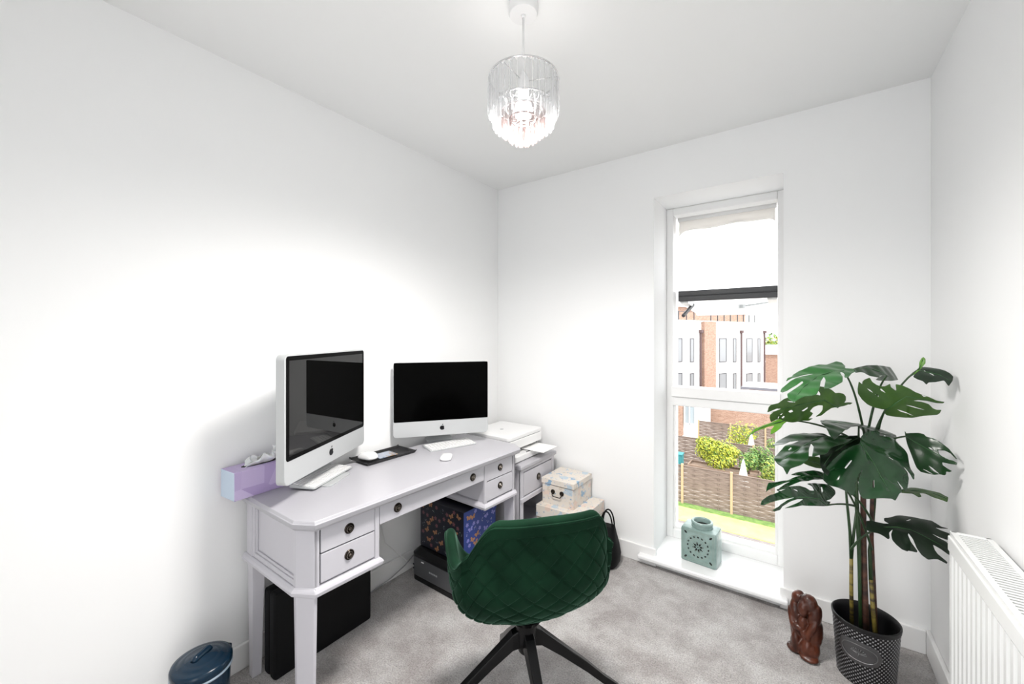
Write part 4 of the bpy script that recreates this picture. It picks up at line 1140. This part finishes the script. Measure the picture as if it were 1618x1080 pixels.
# 3 underside blade beneath the pale one, left
leaf([(1323, 643, 1.52), (1212, 655, 1.42), (1300, 615, 1.47)], Z1, [(1290, 795), (1380, 785), (1470, 765), (1510, 770), (1545, 745), (1470, 735), (1400, 735), (1430, 700), (1435, 650), (1400, 610), (1340, 595), (1270, 595), (1200, 540), (1130, 510), (1030, 500), (1025, 550), (1060, 600), (1060, 632), (980, 608), (900, 590), (810, 605), (760, 630), (640, 640), (540, 670), (440, 715), (330, 745), (290, 780), (265, 852), (340, 830), (400, 797), (468, 800), (370, 842), (310, 890), (300, 930), (320, 990), (400, 962), (460, 955), (560, 1000), (640, 1012), (760, 1002), (900, 997), (962, 958), (900, 962), (940, 920), (965, 885), (910, 855), (960, 800), (1020, 765), (1080, 765), (1070, 830), (1040, 880), (998, 937), (1060, 915), (1120, 860), (1200, 800), (1240, 790)],
     [[(565, 700), (680, 712), (690, 722), (600, 716)], [(588, 850), (630, 823), (658, 850), (620, 872)], [(768, 838), (850, 778), (856, 803), (800, 848)], [(438, 888), (500, 857), (482, 888)], [(482, 935), (520, 913), (553, 930), (520, 953)], [(422, 915), (444, 908), (440, 945), (424, 945)]],
     [(1290, 795), (1100, 690), (850, 730), (600, 780), (320, 850)], 'leaf_u', -.02, -.05, .0028)
# 4 bright green narrow blade over the garden
leaf([(1270, 667, 1.50), (1182, 690, 1.42), (1230, 664, 1.50)], Z3, [(-22, 305), (0, 270), (50, 210), (120, 145), (230, 100), (320, 75), (400, 35), (470, 22), (560, 18), (620, 30), (560, 60), (522, 85), (480, 150), (400, 200), (340, 225), (350, 160), (392, 108), (300, 120), (180, 165), (90, 200), (20, 260)], [],
     [(600, 28), (400, 75), (200, 130), (40, 240)], 'leaf_g', .03, .08, .002)
# 5 dark blade left of centre
leaf([(1311, 690, 1.47), (1222, 716, 1.36), (1290, 683, 1.52)], Z3, [(1180, 265), (1100, 220), (1000, 210), (900, 225), (800, 208), (700, 225), (590, 255), (450, 290), (390, 330), (360, 375), (450, 370), (520, 350), (600, 320), (750, 308), (640, 352), (520, 400), (430, 460), (375, 520), (440, 580), (510, 620), (570, 682), (620, 640), (700, 620), (780, 590), (850, 562), (880, 530), (880, 440), (910, 350), (950, 380), (940, 460), (925, 530), (1000, 520), (1080, 490), (1150, 460), (1180, 430), (1260, 400), (1340, 370), (1450, 330), (1500, 290), (1380, 290), (1465, 250), (1340, 240), (1230, 255)], [[(585, 422), (630, 403), (635, 415), (600, 428)]],
     [(1180, 272), (1050, 282), (930, 315), (720, 425), (480, 550)], 'leaf', .06, .10)
# 6 far thin dark blade behind the crown
leaf([(1357, 668, 1.60), (1300, 665, 1.54), (1357, 665, 1.66)], PXS, [(1295.7, 665), (1303.5, 661), (1311, 660), (1325, 661), (1336, 664.5), (1347, 666), (1360, 665.5), (1373, 665.5), (1390, 668), (1400, 673), (1411, 672), (1418, 673.5), (1418, 678), (1411, 680.5), (1402, 680), (1387, 678), (1375, 676.5), (1355, 673), (1347, 672.5), (1336, 674.5), (1320, 677), (1311, 673.5), (1303.5, 669.5), (1298, 668)], [],
     [(1357, 670), (1340, 669), (1320, 667), (1300, 666)], 'leaf', .0, .04, .002)
# 7 the big front blade
leaf([(1360, 701, 1.44), (1418, 788, 1.31), (1311, 740, 1.40)], PXS, [(1358, 701), (1362, 688), (1369, 681), (1382, 678), (1394, 680), (1391, 686), (1407, 686), (1418, 687), (1429, 691), (1440, 699), (1446, 708), (1449.5, 719), (1450, 730), (1452, 742), (1449, 754.5), (1443, 748), (1434, 739), (1426, 735), (1435, 744), (1440, 752), (1440.7, 760), (1438, 769), (1433, 774), (1429, 765), (1420, 756), (1426, 768), (1427, 776), (1423, 778), (1419, 786), (1417.7, 788.5), (1412, 786), (1394, 784.6), (1379, 784), (1370, 782.7), (1364, 776), (1359, 765), (1360, 752), (1363, 741), (1357, 751), (1355, 762), (1358, 777), (1351, 777), (1347, 772), (1340, 769), (1330, 764), (1318, 757), (1311, 747), (1311, 737), (1314, 729), (1320, 722), (1328, 713.5), (1338, 707), (1350, 702.5)],
     [[(1382, 757), (1384, 755.5), (1384.5, 768), (1382, 768)], [(1401, 722.5), (1405, 722.5), (1412, 726), (1410, 727)], [(1336, 737), (1345, 726), (1346, 728), (1338, 739)]],
     [(1360, 701), (1371, 717), (1382, 733), (1393, 752), (1407, 772)], 'leaf_s', .06, .18, .0075)
# 8 dark blade touching the right wall
leaf([(1430, 690, 1.50), (1512, 724, 1.345), (1440, 745, 1.44)], Z4, [(800, 180), (830, 220), (880, 215), (1000, 210), (1080, 230), (1120, 270), (1240, 300), (1320, 350), (1420, 430), (1500, 520), (1552, 582), (1530, 580), (1450, 500), (1360, 455), (1268, 450), (1290, 510), (1380, 580), (1480, 600), (1548, 635), (1540, 665), (1440, 650), (1325, 622), (1330, 662), (1400, 710), (1470, 750), (1430, 762), (1380, 752), (1370, 790), (1340, 800), (1270, 785), (1200, 795), (1100, 775), (1010, 755), (960, 700), (900, 500), (850, 380), (820, 280)],
     [[(1140, 412), (1190, 428), (1208, 462), (1165, 442)], [(1128, 668), (1180, 698), (1280, 785), (1200, 748)], [(1040, 712), (1100, 735), (1190, 788), (1110, 755)]],
     [(815, 260), (1000, 370), (1200, 480), (1480, 620)], 'leaf', .02, .10)
# 9 narrow blade right, below the big one
leaf([(1425, 772, 1.50), (1498, 786, 1.40), (1440, 768, 1.52)], Z6, [(640, 110), (700, 85), (760, 60), (840, 80), (900, 78), (1010, 105), (1110, 130), (1170, 160), (1222, 180), (1210, 237), (1140, 215), (1040, 185), (940, 150), (870, 140), (895, 166), (860, 172), (790, 147), (700, 137), (650, 130)], [],
     [(660, 112), (850, 115), (1050, 150), (1205, 205)], 'leaf_u', .02, .06, .002)
# 10 upper shiny drooping blade, lower left
leaf([(1313, 760, 1.52), (1216, 770, 1.40), (1270, 745, 1.52)], Z5, [(1200, 190), (1100, 160), (960, 152), (900, 162), (780, 180), (700, 202), (640, 225), (560, 262), (470, 266), (560, 202), (640, 166), (540, 190), (420, 240), (330, 280), (308, 302), (320, 200), (330, 180), (430, 170), (540, 155), (600, 150), (700, 110), (780, 92), (620, 92), (700, 50), (800, 30), (920, 35), (1040, 50), (1150, 70), (1180, 100), (1250, 140), (1300, 170), (1400, 250), (1480, 290), (1500, 312), (1380, 282), (1320, 272), (1270, 222)], [],
     [(1210, 180), (1050, 110), (850, 100), (640, 150), (400, 220)], 'leaf_s', .04, .10, .004)
# 11 lower shiny blade, left
leaf([(1305, 799, 1.48), (1210, 796, 1.33), (1300, 765, 1.54)], Z5, [(1120, 532), (1180, 500), (1190, 470), (1130, 455), (1200, 430), (1240, 370), (1250, 310), (1210, 270), (1150, 230), (1060, 210), (940, 205), (820, 220), (900, 262), (925, 320), (880, 312), (830, 270), (760, 240), (640, 250), (520, 265), (460, 290), (500, 320), (420, 350), (330, 380), (290, 430), (260, 502), (310, 508), (400, 460), (560, 425), (700, 402), (600, 442), (500, 520), (395, 582), (430, 602), (500, 580), (560, 522), (640, 462), (720, 432), (820, 430), (700, 492), (575, 556), (680, 546), (780, 522), (860, 522), (1000, 536), (1060, 536)],
     [[(1052, 262), (1078, 258), (1088, 310), (1062, 348), (1050, 312)], [(480, 300), (560, 285), (520, 310)], [(640, 290), (720, 300), (740, 325), (680, 308)]],
     [(1130, 520), (1020, 430), (850, 405), (620, 400), (300, 490)], 'leaf_s', .05, .14, .005)
# 12 black-green lower blade, right
leaf([(1400, 838, 1.50), (1500, 880, 1.37), (1420, 815, 1.53)], Z6, [(220, 470), (290, 470), (360, 490), (440, 515), (500, 522), (440, 480), (440, 440), (500, 435), (580, 410), (640, 405), (780, 420), (880, 440), (1020, 440), (1080, 480), (1140, 520), (1235, 532), (1140, 543), (1060, 540), (1140, 570), (1220, 590), (1290, 620), (1280, 690), (1210, 687), (1110, 660), (1018, 622), (1100, 672), (1200, 720), (1260, 800), (1275, 900), (1210, 872), (1130, 812), (1036, 755), (1060, 820), (1100, 872), (1218, 955), (1210, 972), (1180, 960), (1100, 925), (1040, 920), (980, 920), (900, 870), (840, 800), (790, 700), (735, 635), (730, 660), (770, 740), (850, 832), (840, 846), (760, 830), (660, 800), (590, 750), (540, 700), (525, 640), (545, 590), (500, 620), (510, 680), (490, 692), (440, 660), (380, 630), (280, 605), (220, 572)],
     [[(703, 487), (760, 458), (768, 466), (722, 488)]],
     [(460, 560), (600, 560), (760, 590), (900, 650), (1200, 800)], 'leaf_d', .04, .08)
# 13 olive blade behind, left
leaf([(1308, 735, 1.56), (1262, 730, 1.50), (1295, 720, 1.56)], Z3, [(700, 625), (760, 600), (860, 570), (880, 540), (1000, 550), (1050, 580), (1100, 650), (1160, 700), (1160, 750), (1080, 720), (980, 710), (900, 680), (820, 640), (750, 640)], [], [(1150, 735), (1000, 640), (850, 600), (730, 620)], 'leaf_u', .03, .08, .002)
# 14 near-black blade tucked behind the big one
leaf([(1350, 695, 1.55), (1300, 715, 1.48), (1340, 690, 1.56)], PXS, [(1297, 714), (1300, 708), (1311, 702), (1316, 696), (1330, 692), (1345, 688), (1356, 687), (1362, 692), (1358, 702), (1340, 712), (1326, 724), (1317, 737), (1312, 748), (1304, 741), (1299, 729), (1298, 720)], [], [(1355, 692), (1335, 702), (1315, 715), (1305, 730)], 'leaf_d', .04, .08)
# 15 rolled young leaf standing at the top right, 16 the dark blade beside it
leaf([(1450, 590, 1.46), (1458, 566, 1.46), (1462, 580, 1.45)], Z2, [(1005, 235), (1010, 160), (1040, 100), (1070, 80), (1100, 110), (1100, 170), (1060, 215), (1020, 262), (960, 312), (895, 348), (960, 290)], [], [(1010, 250), (1040, 180), (1065, 110)], 'leaf_g', -.05, .4, .001, 'young_leaf')
leaf([(1450, 590, 1.47), (1500, 598, 1.385), (1462, 604, 1.42)], Z2, [(1000, 230), (1060, 215), (1180, 220), (1280, 250), (1380, 280), (1450, 310), (1490, 340), (1480, 400), (1420, 470), (1360, 400), (1240, 420), (1140, 425), (1105, 450), (1060, 410), (980, 380), (920, 345), (960, 290)], [[(1078, 272), (1108, 283), (1085, 294)], [(1140, 292), (1200, 313), (1230, 348), (1170, 322)]],
     [(985, 270), (1150, 300), (1300, 330), (1430, 400)], 'leaf_d', .03, .08, .003)
# petioles: smooth curve from crown to each blade
def bez(p0, p1, p2, n=12): return [p0 * (1 - t) ** 2 + p1 * 2 * t * (1 - t) + p2 * t * t for t in [k / n for k in range(n + 1)]]
potpt = lambda dx, dy, z: Vector((dx, dy, z))
crown = {  # cane tops (px,py,d)
 'A': (1368, 785, 1.60), 'B': (1385, 800, 1.61), 'C': (1343, 870, 1.60), 'D': (1376, 865, 1.60)}
def stemcurve(p0, p1, px, bendup=.5):
    p0 = lp(at(*p0)); mid = Vector((p0.x * .55 + p1.x * .45, p0.y * .55 + p1.y * .45, p1.z * .8 + p0.z * .2)) if bendup else (p0 + p1) / 2
    return bez(p0, mid, p1)
PET = [((1368, 700, 1.57), 0), ((1370, 690, 1.57), 1), ((1384, 700, 1.56), 2), ((1358, 700, 1.58), 4), ((1352, 730, 1.58), 5), ((1356, 760, 1.57), 6),
       ((1366, 760, 1.57), 7), ((1372, 720, 1.58), 8), ((1380, 740, 1.57), 9), ((1382, 830, 1.57), 10), ((1354, 800, 1.57), 11), ((1344, 868, 1.58), 12), ((1378, 868, 1.57), 13), ((1360, 760, 1.57), 14), ((1362, 740, 1.57), 15)]
for p0, k in PET:
    b = MB(); b.tube(stemcurve(p0, ATT[k], 0), [.0042] * 5 + [.0035] * 4 + [.003] * 4, 8); b.build('leaf_stalk', 'stem', plant, smooth=True)
# canes and trunk
def cane(pts, rad, m, name):
    b = MB(); q = [lp(at(*p)) if len(p) == 3 else Vector(p) for p in pts]; b.tube(q, rad, 12); b.build(name, m, plant, smooth=True)
cane([(1369, 1008, 1.555), (1366, 930, 1.57), (1364, 850, 1.59), (1364, 780, 1.60), (1368, 700, 1.60)], [.0105, .0105, .010, .009, .006], 'trunk', 'trunk')
cane([(1384, 1000, 1.56), (1380, 920, 1.575), (1377, 850, 1.59), (1378, 780, 1.60), (1376, 690, 1.60)], [.0075, .0075, .007, .0065, .005], 'trunk', 'trunk')
cane([(1346, 985, 1.60), (1345, 930, 1.60), (1345, 880, 1.60)], [.0068, .0065, .006], 'cane', 'cane')
cane([(1345, 882, 1.60), (1343, 840, 1.60), (1338, 790, 1.60), (1336, 765, 1.59)], [.006, .005, .0042, .0035], 'stem', 'leaf_stalk')
cane([(1345, 882, 1.60), (1348, 850, 1.60), (1354, 800, 1.60)], [.006, .005, .004], 'stem', 'leaf_stalk')
cane([(1384, 1012, 1.54), (1379, 960, 1.555), (1376, 915, 1.57)], [.0075, .007, .0065], 'cane', 'cane')
cane([(1376, 917, 1.57), (1374, 870, 1.585), (1379, 830, 1.60), (1384, 770, 1.61)], [.0068, .006, .005, .004], 'stem', 'leaf_stalk')
cane([(1360, 1002, 1.565), (1358, 900, 1.575), (1357, 850, 1.585), (1354, 800, 1.595), (1352, 720, 1.61)], [.006, .006, .007, .007, .004], 'stem', 'leaf_stalk')
# ------------------------------------------------------------------ garden and buildings outside
b = MB(); b.box(-60, 60, 6, 120, GZ - .3, GZ - .02); struct('ground', b, 'deck')
b = MB(); b.box(-14, 12, 18.02, 19.45, GZ - .02, GZ + .01); struct('lawn', b, 'grass')
b = MB(); b.box(-14, 12, 19.45, 20.05, GZ - .02, GZ + .02); struct('lawn_edge', b, 'greenedge')
b = MB(); b.box(-14, 12, 20.1, 60, GZ - .02, GZ + .0); struct('garden_ground', b, 'paving')
def fence(y, xs, label, top=1.8, group=None):
    r = thing('timber_fence', ((xs[0] + xs[-1]) / 2, y, GZ), 0, label, 'fence', group)
    ox = (xs[0] + xs[-1]) / 2
    for a, c_ in zip(xs, xs[1:]):
        b = MB(); n = 16; hh = (top - .10) / n
        for k in range(n):
            z = .06 + k * hh; off = .012 if k % 2 else -.012
            seg_ = 12; rings = []
            for i in range(seg_ + 1):
                x = a + .05 + (c_ - a - .1) * i / seg_ - ox; yy = off * math.cos(PI * i / 3)
                zz = z + .003 * math.sin(i * 1.7 + k)
                rings.append([(x, yy - .006, zz), (x, yy + .006, zz), (x, yy + .006, zz + hh * .93), (x, yy - .006, zz + hh * .93)])
            b.loft(rings)
        for i in range(1, 4): 
            x = a + (c_ - a) * i / 4 - ox; b.box(x - .012, x + .012, -.022, .022, .05, top - .05)
        b.box(a + .05 - ox, c_ - .05 - ox, -.028, .028, top - .045, top - .02)
        b.build('fence_panel', 'fence', r)
    for x in xs:
        b = MB(); b.box(x - .05 - ox, x + .05 - ox, -.05, .05, 0, top + .04); b.build('fence_post', 'post', r, bevel=.006)
    return r
fence(19.85, [-8.44, -6.42, -4.40, -2.38, -.36, 1.66], 'nearest slatted timber fence outside, with pale posts beside the lawn')
fence(25.5, [-10, -8, -6, -4, -2, 0, 2], 'middle slatted timber fence outside, half hidden behind the yellow bush')
fence(30.8, [-5.75, -3.75, -1.75, .25, 2.25], 'farthest slatted timber fence outside, in front of the brick wall')
def bush(name, loc, rx, ry, rz_, mats, label, cat, n=900, sz=.09, trunk=None, seed=1, group=None):
    rnd = random.Random(seed); r = thing(name, loc, 0, label, cat, group)
    b = MB()
    lob = [(rnd.uniform(-.62, .62), rnd.uniform(-.5, .5), rnd.uniform(-.55, .42), rnd.uniform(.34, .55)) for _ in range(11)] + [(0, 0, -.1, .68)]
    for _ in range(n):
        lx, ly, lz, lr = rnd.choice(lob)
        d_ = Vector((rnd.gauss(0, 1), rnd.gauss(0, 1), rnd.gauss(0, 1))).normalized() * lr * rnd.uniform(.78, 1.05)
        p = Vector(((lx + d_.x) * rx, (ly + d_.y) * ry, rz_ + (lz + d_.z) * rz_ * .95))
        if p.z < 0.02: p.z = rnd.uniform(.02, .2)
        nn = (d_.normalized() + Vector((rnd.uniform(-.6, .6), rnd.uniform(-.6, .6), rnd.uniform(-.2, .8)))).normalized()
        t1 = nn.cross(Vector((rnd.random(), rnd.random(), rnd.random()))).normalized(); t2 = nn.cross(t1); s_ = sz * rnd.uniform(.7, 1.4)
        vs_ = [b.bm.verts.new(p + t1 * s_), b.bm.verts.new(p + t2 * s_ * .5), b.bm.verts.new(p - t1 * s_), b.bm.verts.new(p - t2 * s_ * .5)]
        f_ = b.bm.faces.new(vs_); f_.material_index = rnd.choice(range(len(mats))) if rnd.random() < .5 else 0
    b.build('foliage', mats, r)
    b = MB(); b.tube([(0, 0, 0), (0.02, 0, rz_ * .8)], [.05 if not trunk else trunk, .02], 8)
    b.tube([(0, 0, rz_ * .3), (rx * .4, 0, rz_ * .9)], [.03, .01], 6); b.tube([(0, 0, rz_ * .3), (-rx * .4, 0, rz_ * .9)], [.03, .01], 6)
    b.build('trunk', 'timber', r, smooth=True)
    return r
# raised bed
rb = MB(); rb.box(-4.7, -1.5, 22.3, 22.36, GZ, GZ + 1.12); rb.box(-4.7, -1.5, 23.2, 23.26, GZ, GZ + 1.12); rb.box(-4.7, -4.64, 22.36, 23.2, GZ, GZ + 1.12); rb.box(-1.56, -1.5, 22.36, 23.2, GZ, GZ + 1.12)
rb.box(-4.64, -1.56, 22.36, 23.2, GZ, GZ + 1.02)
tag(rb.build('raised_bed', 'timber', None), 'brown timber raised bed behind the nearest fence, under the yellow bush', 'planter')
bush('garden_bush', (-3.50, 22.8, GZ + 1.02), 1.18, .45, .88, ['foliage_y', 'foliage_o', 'foliage_g'], 'bright yellow green bush, largest in the garden outside', 'bush', 6000, .055, seed=3)
bush('garden_bush', (-1.98, 22.72, GZ + 1.02), .42, .4, .60, ['foliage_g', 'foliage_d', 'foliage_o'], 'darker green bush at the right end of the raised bed', 'bush', 1300, .055, seed=4)
bush('garden_bush', (-.85, 22.4, GZ), .70, .5, 1.10, ['foliage_o', 'foliage_y', 'foliage_g'], 'olive and yellow shrub low behind the nearest fence, right of the closed parasol', 'bush', 2600, .055, seed=5)
bush('garden_bush', (-1.55, 23.9, GZ), .75, .5, 1.25, ['foliage_g', 'foliage_o', 'foliage_d'], 'leafy green shrub right behind the nearer closed parasol', 'bush', 2800, .055, seed=6)
bush('garden_bush', (-2.95, 29.4, GZ), 1.0, .6, 1.42, ['foliage_y', 'foliage_o', 'foliage_g'], 'tall loose yellowish shrub in front of the farthest fence', 'bush', 1500, .06, seed=7)
bush('garden_bush', (-1.0, 28.4, GZ), .6, .6, 1.0, ['foliage_g', 'foliage_d', 'foliage_o'], 'dark green shrub by the farthest fence, right of the farther parasol', 'bush', 1200, .06, seed=8)
def parasol(loc, h, label):
    r = thing('closed_parasol', loc, 0, label, 'parasol', None)
    b = MB(); rings = []
    for k in range(9):
        t = k / 8; z = h - t * h * .72; ring = []
        for q in range(24):
            a = 2 * PI * q / 24; rr = (.03 + .22 * t ** .8) * (1 + .18 * math.cos(8 * a) * t); ring.append((rr * math.cos(a), rr * math.sin(a), z))
        rings.append(ring)
    b.loft(rings); b.build('canopy', 'cloth', r, smooth=True)
    b = MB(); b.tube([(0, 0, 0), (0, 0, h + .05)], .02, 8); b.build('pole', 'grey', r, smooth=True)
    b = MB(); b.lathe([(0, 0), (.22, 0), (.22, .05), (0, .06)], 20); b.build('base', 'grey', r)
parasol((-2.13, 21.9, GZ), 1.90, 'nearer closed white parasol, just behind the nearest fence')
parasol((-2.32, 28.2, GZ), 1.85, 'farther closed white parasol, small, in front of the shrubs')
b = MB(); b.box(-.25, .25, -.25, .25, 0, 1.15); r = thing('water_butt', (-5.50, 23.8, GZ), 0, 'teal plastic storage bin standing before the middle fence outside', 'bin')
b.build('bin_body', 'teal', r, bevel=.03); b = MB(); b.box(-.28, .28, -.28, .28, 1.15, 1.22); b.build('lid', 'teal', r, bevel=.02)

# apartment block receding to the right
FA = Vector((-9.5, 39.3, 0)); FD = Vector((4.9, 13.3, 0)).normalized(); FN = Vector((FD.y, -FD.x, 0))
apt = thing('apartment_building', (FA.x, FA.y, GZ), math.atan2(FD.y, FD.x), 'long white rendered apartment building with brick pier and brown downpipes', 'building')
def fs(px):        # distance along the facade seen at pixel column px
    a = (px - 809) / F; dx, dy = -sy_ + a * cy_, cy_ + a * sy_
    det = dx * (-FD.y) - dy * (-FD.x)
    return (dx * FA.y - dy * FA.x) / (dy * FD.x - dx * FD.y) if abs(det) > 1e-9 else 0
def fz(px, py):    # height above ground on the facade at a pixel
    s_ = fs(px); p = FA + FD * s_; d = p.x * -sy_ + p.y * cy_
    return EYE - (py - HY) / F * d - GZ
S0, S1 = fs(1063) - 9, fs(1207)
TOPZ = fz(1130, 509)
b = MB(); b.box(S0, S1, 0.0, 10, 0, TOPZ); b.build('wall', 'render', apt)          # local y>0 is away from us
b = MB(); b.box(S0 - .1, S1 + .1, -.12, .25, TOPZ, TOPZ + .12); b.build('parapet', 'render', apt)
b = MB(); b.box(fs(1108), fs(1126), -.35, 0, 0, TOPZ + .05); b.build('brick_pier', 'brick', apt)
for px in (1105.5, 1170, 1206.5):
    s_ = fs(px); b = MB(); b.tube([(s_, -.12, 0), (s_, -.12, TOPZ - .9)], .09, 8); b.box(s_ - .17, s_ + .17, -.3, 0, TOPZ - 1.1, TOPZ - .8); b.build('downpipe', 'pipe', apt)
for pa, pb in ((1060, 1077.5), (1090, 1096), (1136, 1147.5), (1158, 1163), (1179, 1188.5), (1197, 1201)):
    for (ya, yb) in ((534, 572), (589, 612)):
        x0, x1 = fs(pa), fs(pb); z1 = fz((pa + pb) / 2, ya); z0 = fz((pa + pb) / 2, yb) if ya < 580 else z1 - 2.3
        fr = MB(); t_ = .07
        fr.box(x0, x0 + t_, -.06, .02, z0, z1); fr.box(x1 - t_, x1, -.06, .02, z0, z1); fr.box(x0, x1, -.06, .02, z1 - t_, z1); fr.box(x0, x1, -.06, .02, z0, z0 + t_)
        if x1 - x0 > 2: fr.box((x0 + x1) / 2 - .05, (x0 + x1) / 2 + .05, -.05, .02, z0, z1)
        w_ = fr.build('window', 'extframe', apt)
        b = MB(); b.box(x0 + t_, x1 - t_, -.03, .03, z0 + t_, z1 - t_); b.build('pane', 'palepane', w_)
ph0 = TOPZ
b = MB(); b.box(S0, S1 - 1, 1.6, 9, ph0, ph0 + 1.55); b.build('top_floor', 'brick', apt)
b = MB(); b.box(S0, S1 - .6, 1.2, 9.5, ph0 + 1.55, ph0 + 1.7); b.build('roof', 'render', apt)
for sx0, sx1 in ((S0, fs(1104)), (fs(1128), fs(1164)), (fs(1170), S1 - .3)):
    b = MB(); x = sx0; b.box(sx0, sx1, .30, .34, ph0 + .95, ph0 + 1.0)
    while x < sx1: b.box(x - .04, x + .04, .28, .36, ph0, ph0 + 1.0); x += 1.3
    b.build('railing', 'clad', apt)
# brick block at the far right, tree behind it
bb = thing('brick_building', (1.2, 62, GZ), 0, 'low brown brick building with one dark window at the far right outside', 'building')
b = MB(); b.box(-4.7, 6, 0, 8, 0, 5.3); b.build('wall', 'brick', bb)
b = MB(); b.box(-4.9, 6.2, -.2, 8.2, 5.3, 6.4); b.build('parapet', 'render', bb)
b = MB(); b.box(-3.15, -2.15, -.06, .05, 1.7, 4.3); w_ = b.build('window', 'darkframe', bb)
b = MB(); b.box(-3.05, -2.25, -.08, .0, 1.8, 2.95); b.box(-3.05, -2.25, -.08, 0, 3.05, 4.2); b.build('pane', 'extglass', w_)
bush('tree', (-2.6, 84, GZ), 5.0, 3, 5.2, ['foliage_g', 'foliage_o', 'foliage_y'], 'broad green tree above the far brick building', 'tree', 2200, .30, trunk=.25, seed=12)
# rear brick house with flat roof behind the gardens
rh = thing('brick_house', (-2.2, 37, GZ), 0, 'flat-roofed brown brick house behind the farthest fence', 'house')
b = MB(); b.box(-4.4, -1.5, 0, 4, 0, 2.95); b.box(-1.5, 7, 0, 4, 0, 3.5); b.build('wall', 'brick', rh)
b = MB(); b.box(-1.55, 7.2, -.1, 4.2, 3.5, 3.68); b.build('roof_edge', 'coping', rh)
b = MB(); b.box(-1.45, 7.1, .05, 4.1, 3.66, 3.70); b.build('flat_roof', 'render', rh)
b = MB(); b.tube([(-4.2, -.08, 0), (-4.2, -.08, 3.0)], .07, 8); b.build('downpipe', 'pipe', rh)
# white garden room at the left
gr = thing('garden_room', (-7.0, 33.2, GZ), 0, 'white garden extension with sloping roof, brick column and large pale windows', 'house')
b = MB(); b.box(-3.5, .55, .3, 3, 0, 2.55); b.box(.55, 1.15, .2, 3, 0, 2.7); b.build('wall', 'render', gr)
b = MB(); b.box(-.75, -.35, -.15, .3, 0, 2.6); b.build('brick_column', 'brick', gr)
b = MB(); b.loft([[(-3.5, -.6, 1.7), (-3.5, 1.5, 3.1), (-3.5, 1.5, 3.25), (-3.5, -.6, 1.85)], [(-.9, -.6, 1.95), (-.9, 1.5, 3.1), (-.9, 1.5, 3.25), (-.9, -.6, 2.1)]]); b.build('roof', 'render', gr)
b = MB()
for x in (-.25, .12, .5): b.box(x - .03, x + .03, .18, .3, .9, 2.45)
b.box(-.25, .5, .18, .3, 2.38, 2.45); b.box(-.25, .5, .18, .3, .9, .97); w_ = b.build('window', 'upvc', gr)
b = MB(); b.box(-.22, .48, .24, .31, .97, 2.38); b.build('pane', 'extglass', w_)
b = MB()
for k in range(8): b.box(-3.2 + k * .33, -3.13 + k * .33, -.5, -.44, .3, 1.7)
b.box(-3.25, -.85, -.5, -.44, 1.65, 1.75); b.box(-3.25, -.85, -.5, -.44, .95, 1.0); b.build('balustrade', 'upvc', gr)

# ------------------------------------------------------------------ light
W = bpy.data.worlds.new('sky'); bpy.context.scene.world = W; W.use_nodes = True
bg_ = W.node_tree.nodes['Background']; bg_.inputs[0].default_value = (0.97, 0.985, 1.0, 1); bg_.inputs[1].default_value = 1.5
sl = bpy.data.lights.new('sun', 'SUN'); sl.energy = 1.8; sl.angle = R(1.0); sl.color = (1.0, .98, .95)
so = bpy.data.objects.new('sun', sl); C.objects.link(so)
so.rotation_euler = Vector((.72, -.42, 1.0)).to_track_quat('Z', 'Y').to_euler()
pl = bpy.data.lights.new('pendant_bulb_light', 'SPOT'); pl.spot_size = R(176); pl.spot_blend = 1.0; pl.energy = 70; pl.color = (1, .97, .94); pl.shadow_soft_size = .15
po = bpy.data.objects.new('pendant_bulb_light', pl); C.objects.link(po); po.location = (PX, PY, CH - .385)

p2 = bpy.data.lights.new('pendant_glow', 'POINT'); p2.energy = .9; p2.color = (1, .97, .94); p2.shadow_soft_size = .09
q2 = bpy.data.objects.new('pendant_glow', p2); C.objects.link(q2); q2.location = (PX, PY, CH - .385)
# ------------------------------------------------------------------ camera
cam = bpy.data.cameras.new('camera'); co = bpy.data.objects.new('camera', cam); C.objects.link(co)
cam.sensor_width = 36; cam.lens = F / 1618 * 36; cam.shift_y = (HY - 540) / 1618.0
co.location = (0, 0, EYE); co.rotation_euler = (R(90), 0, YAW)
cam.clip_start = .02; cam.clip_end = 400
sc = bpy.context.scene; sc.camera = co
sc.view_settings.view_transform = 'Standard'; sc.view_settings.look = 'None'; sc.view_settings.exposure = 1.26; sc.view_settings.gamma = 1
sc.view_settings.use_curve_mapping = False
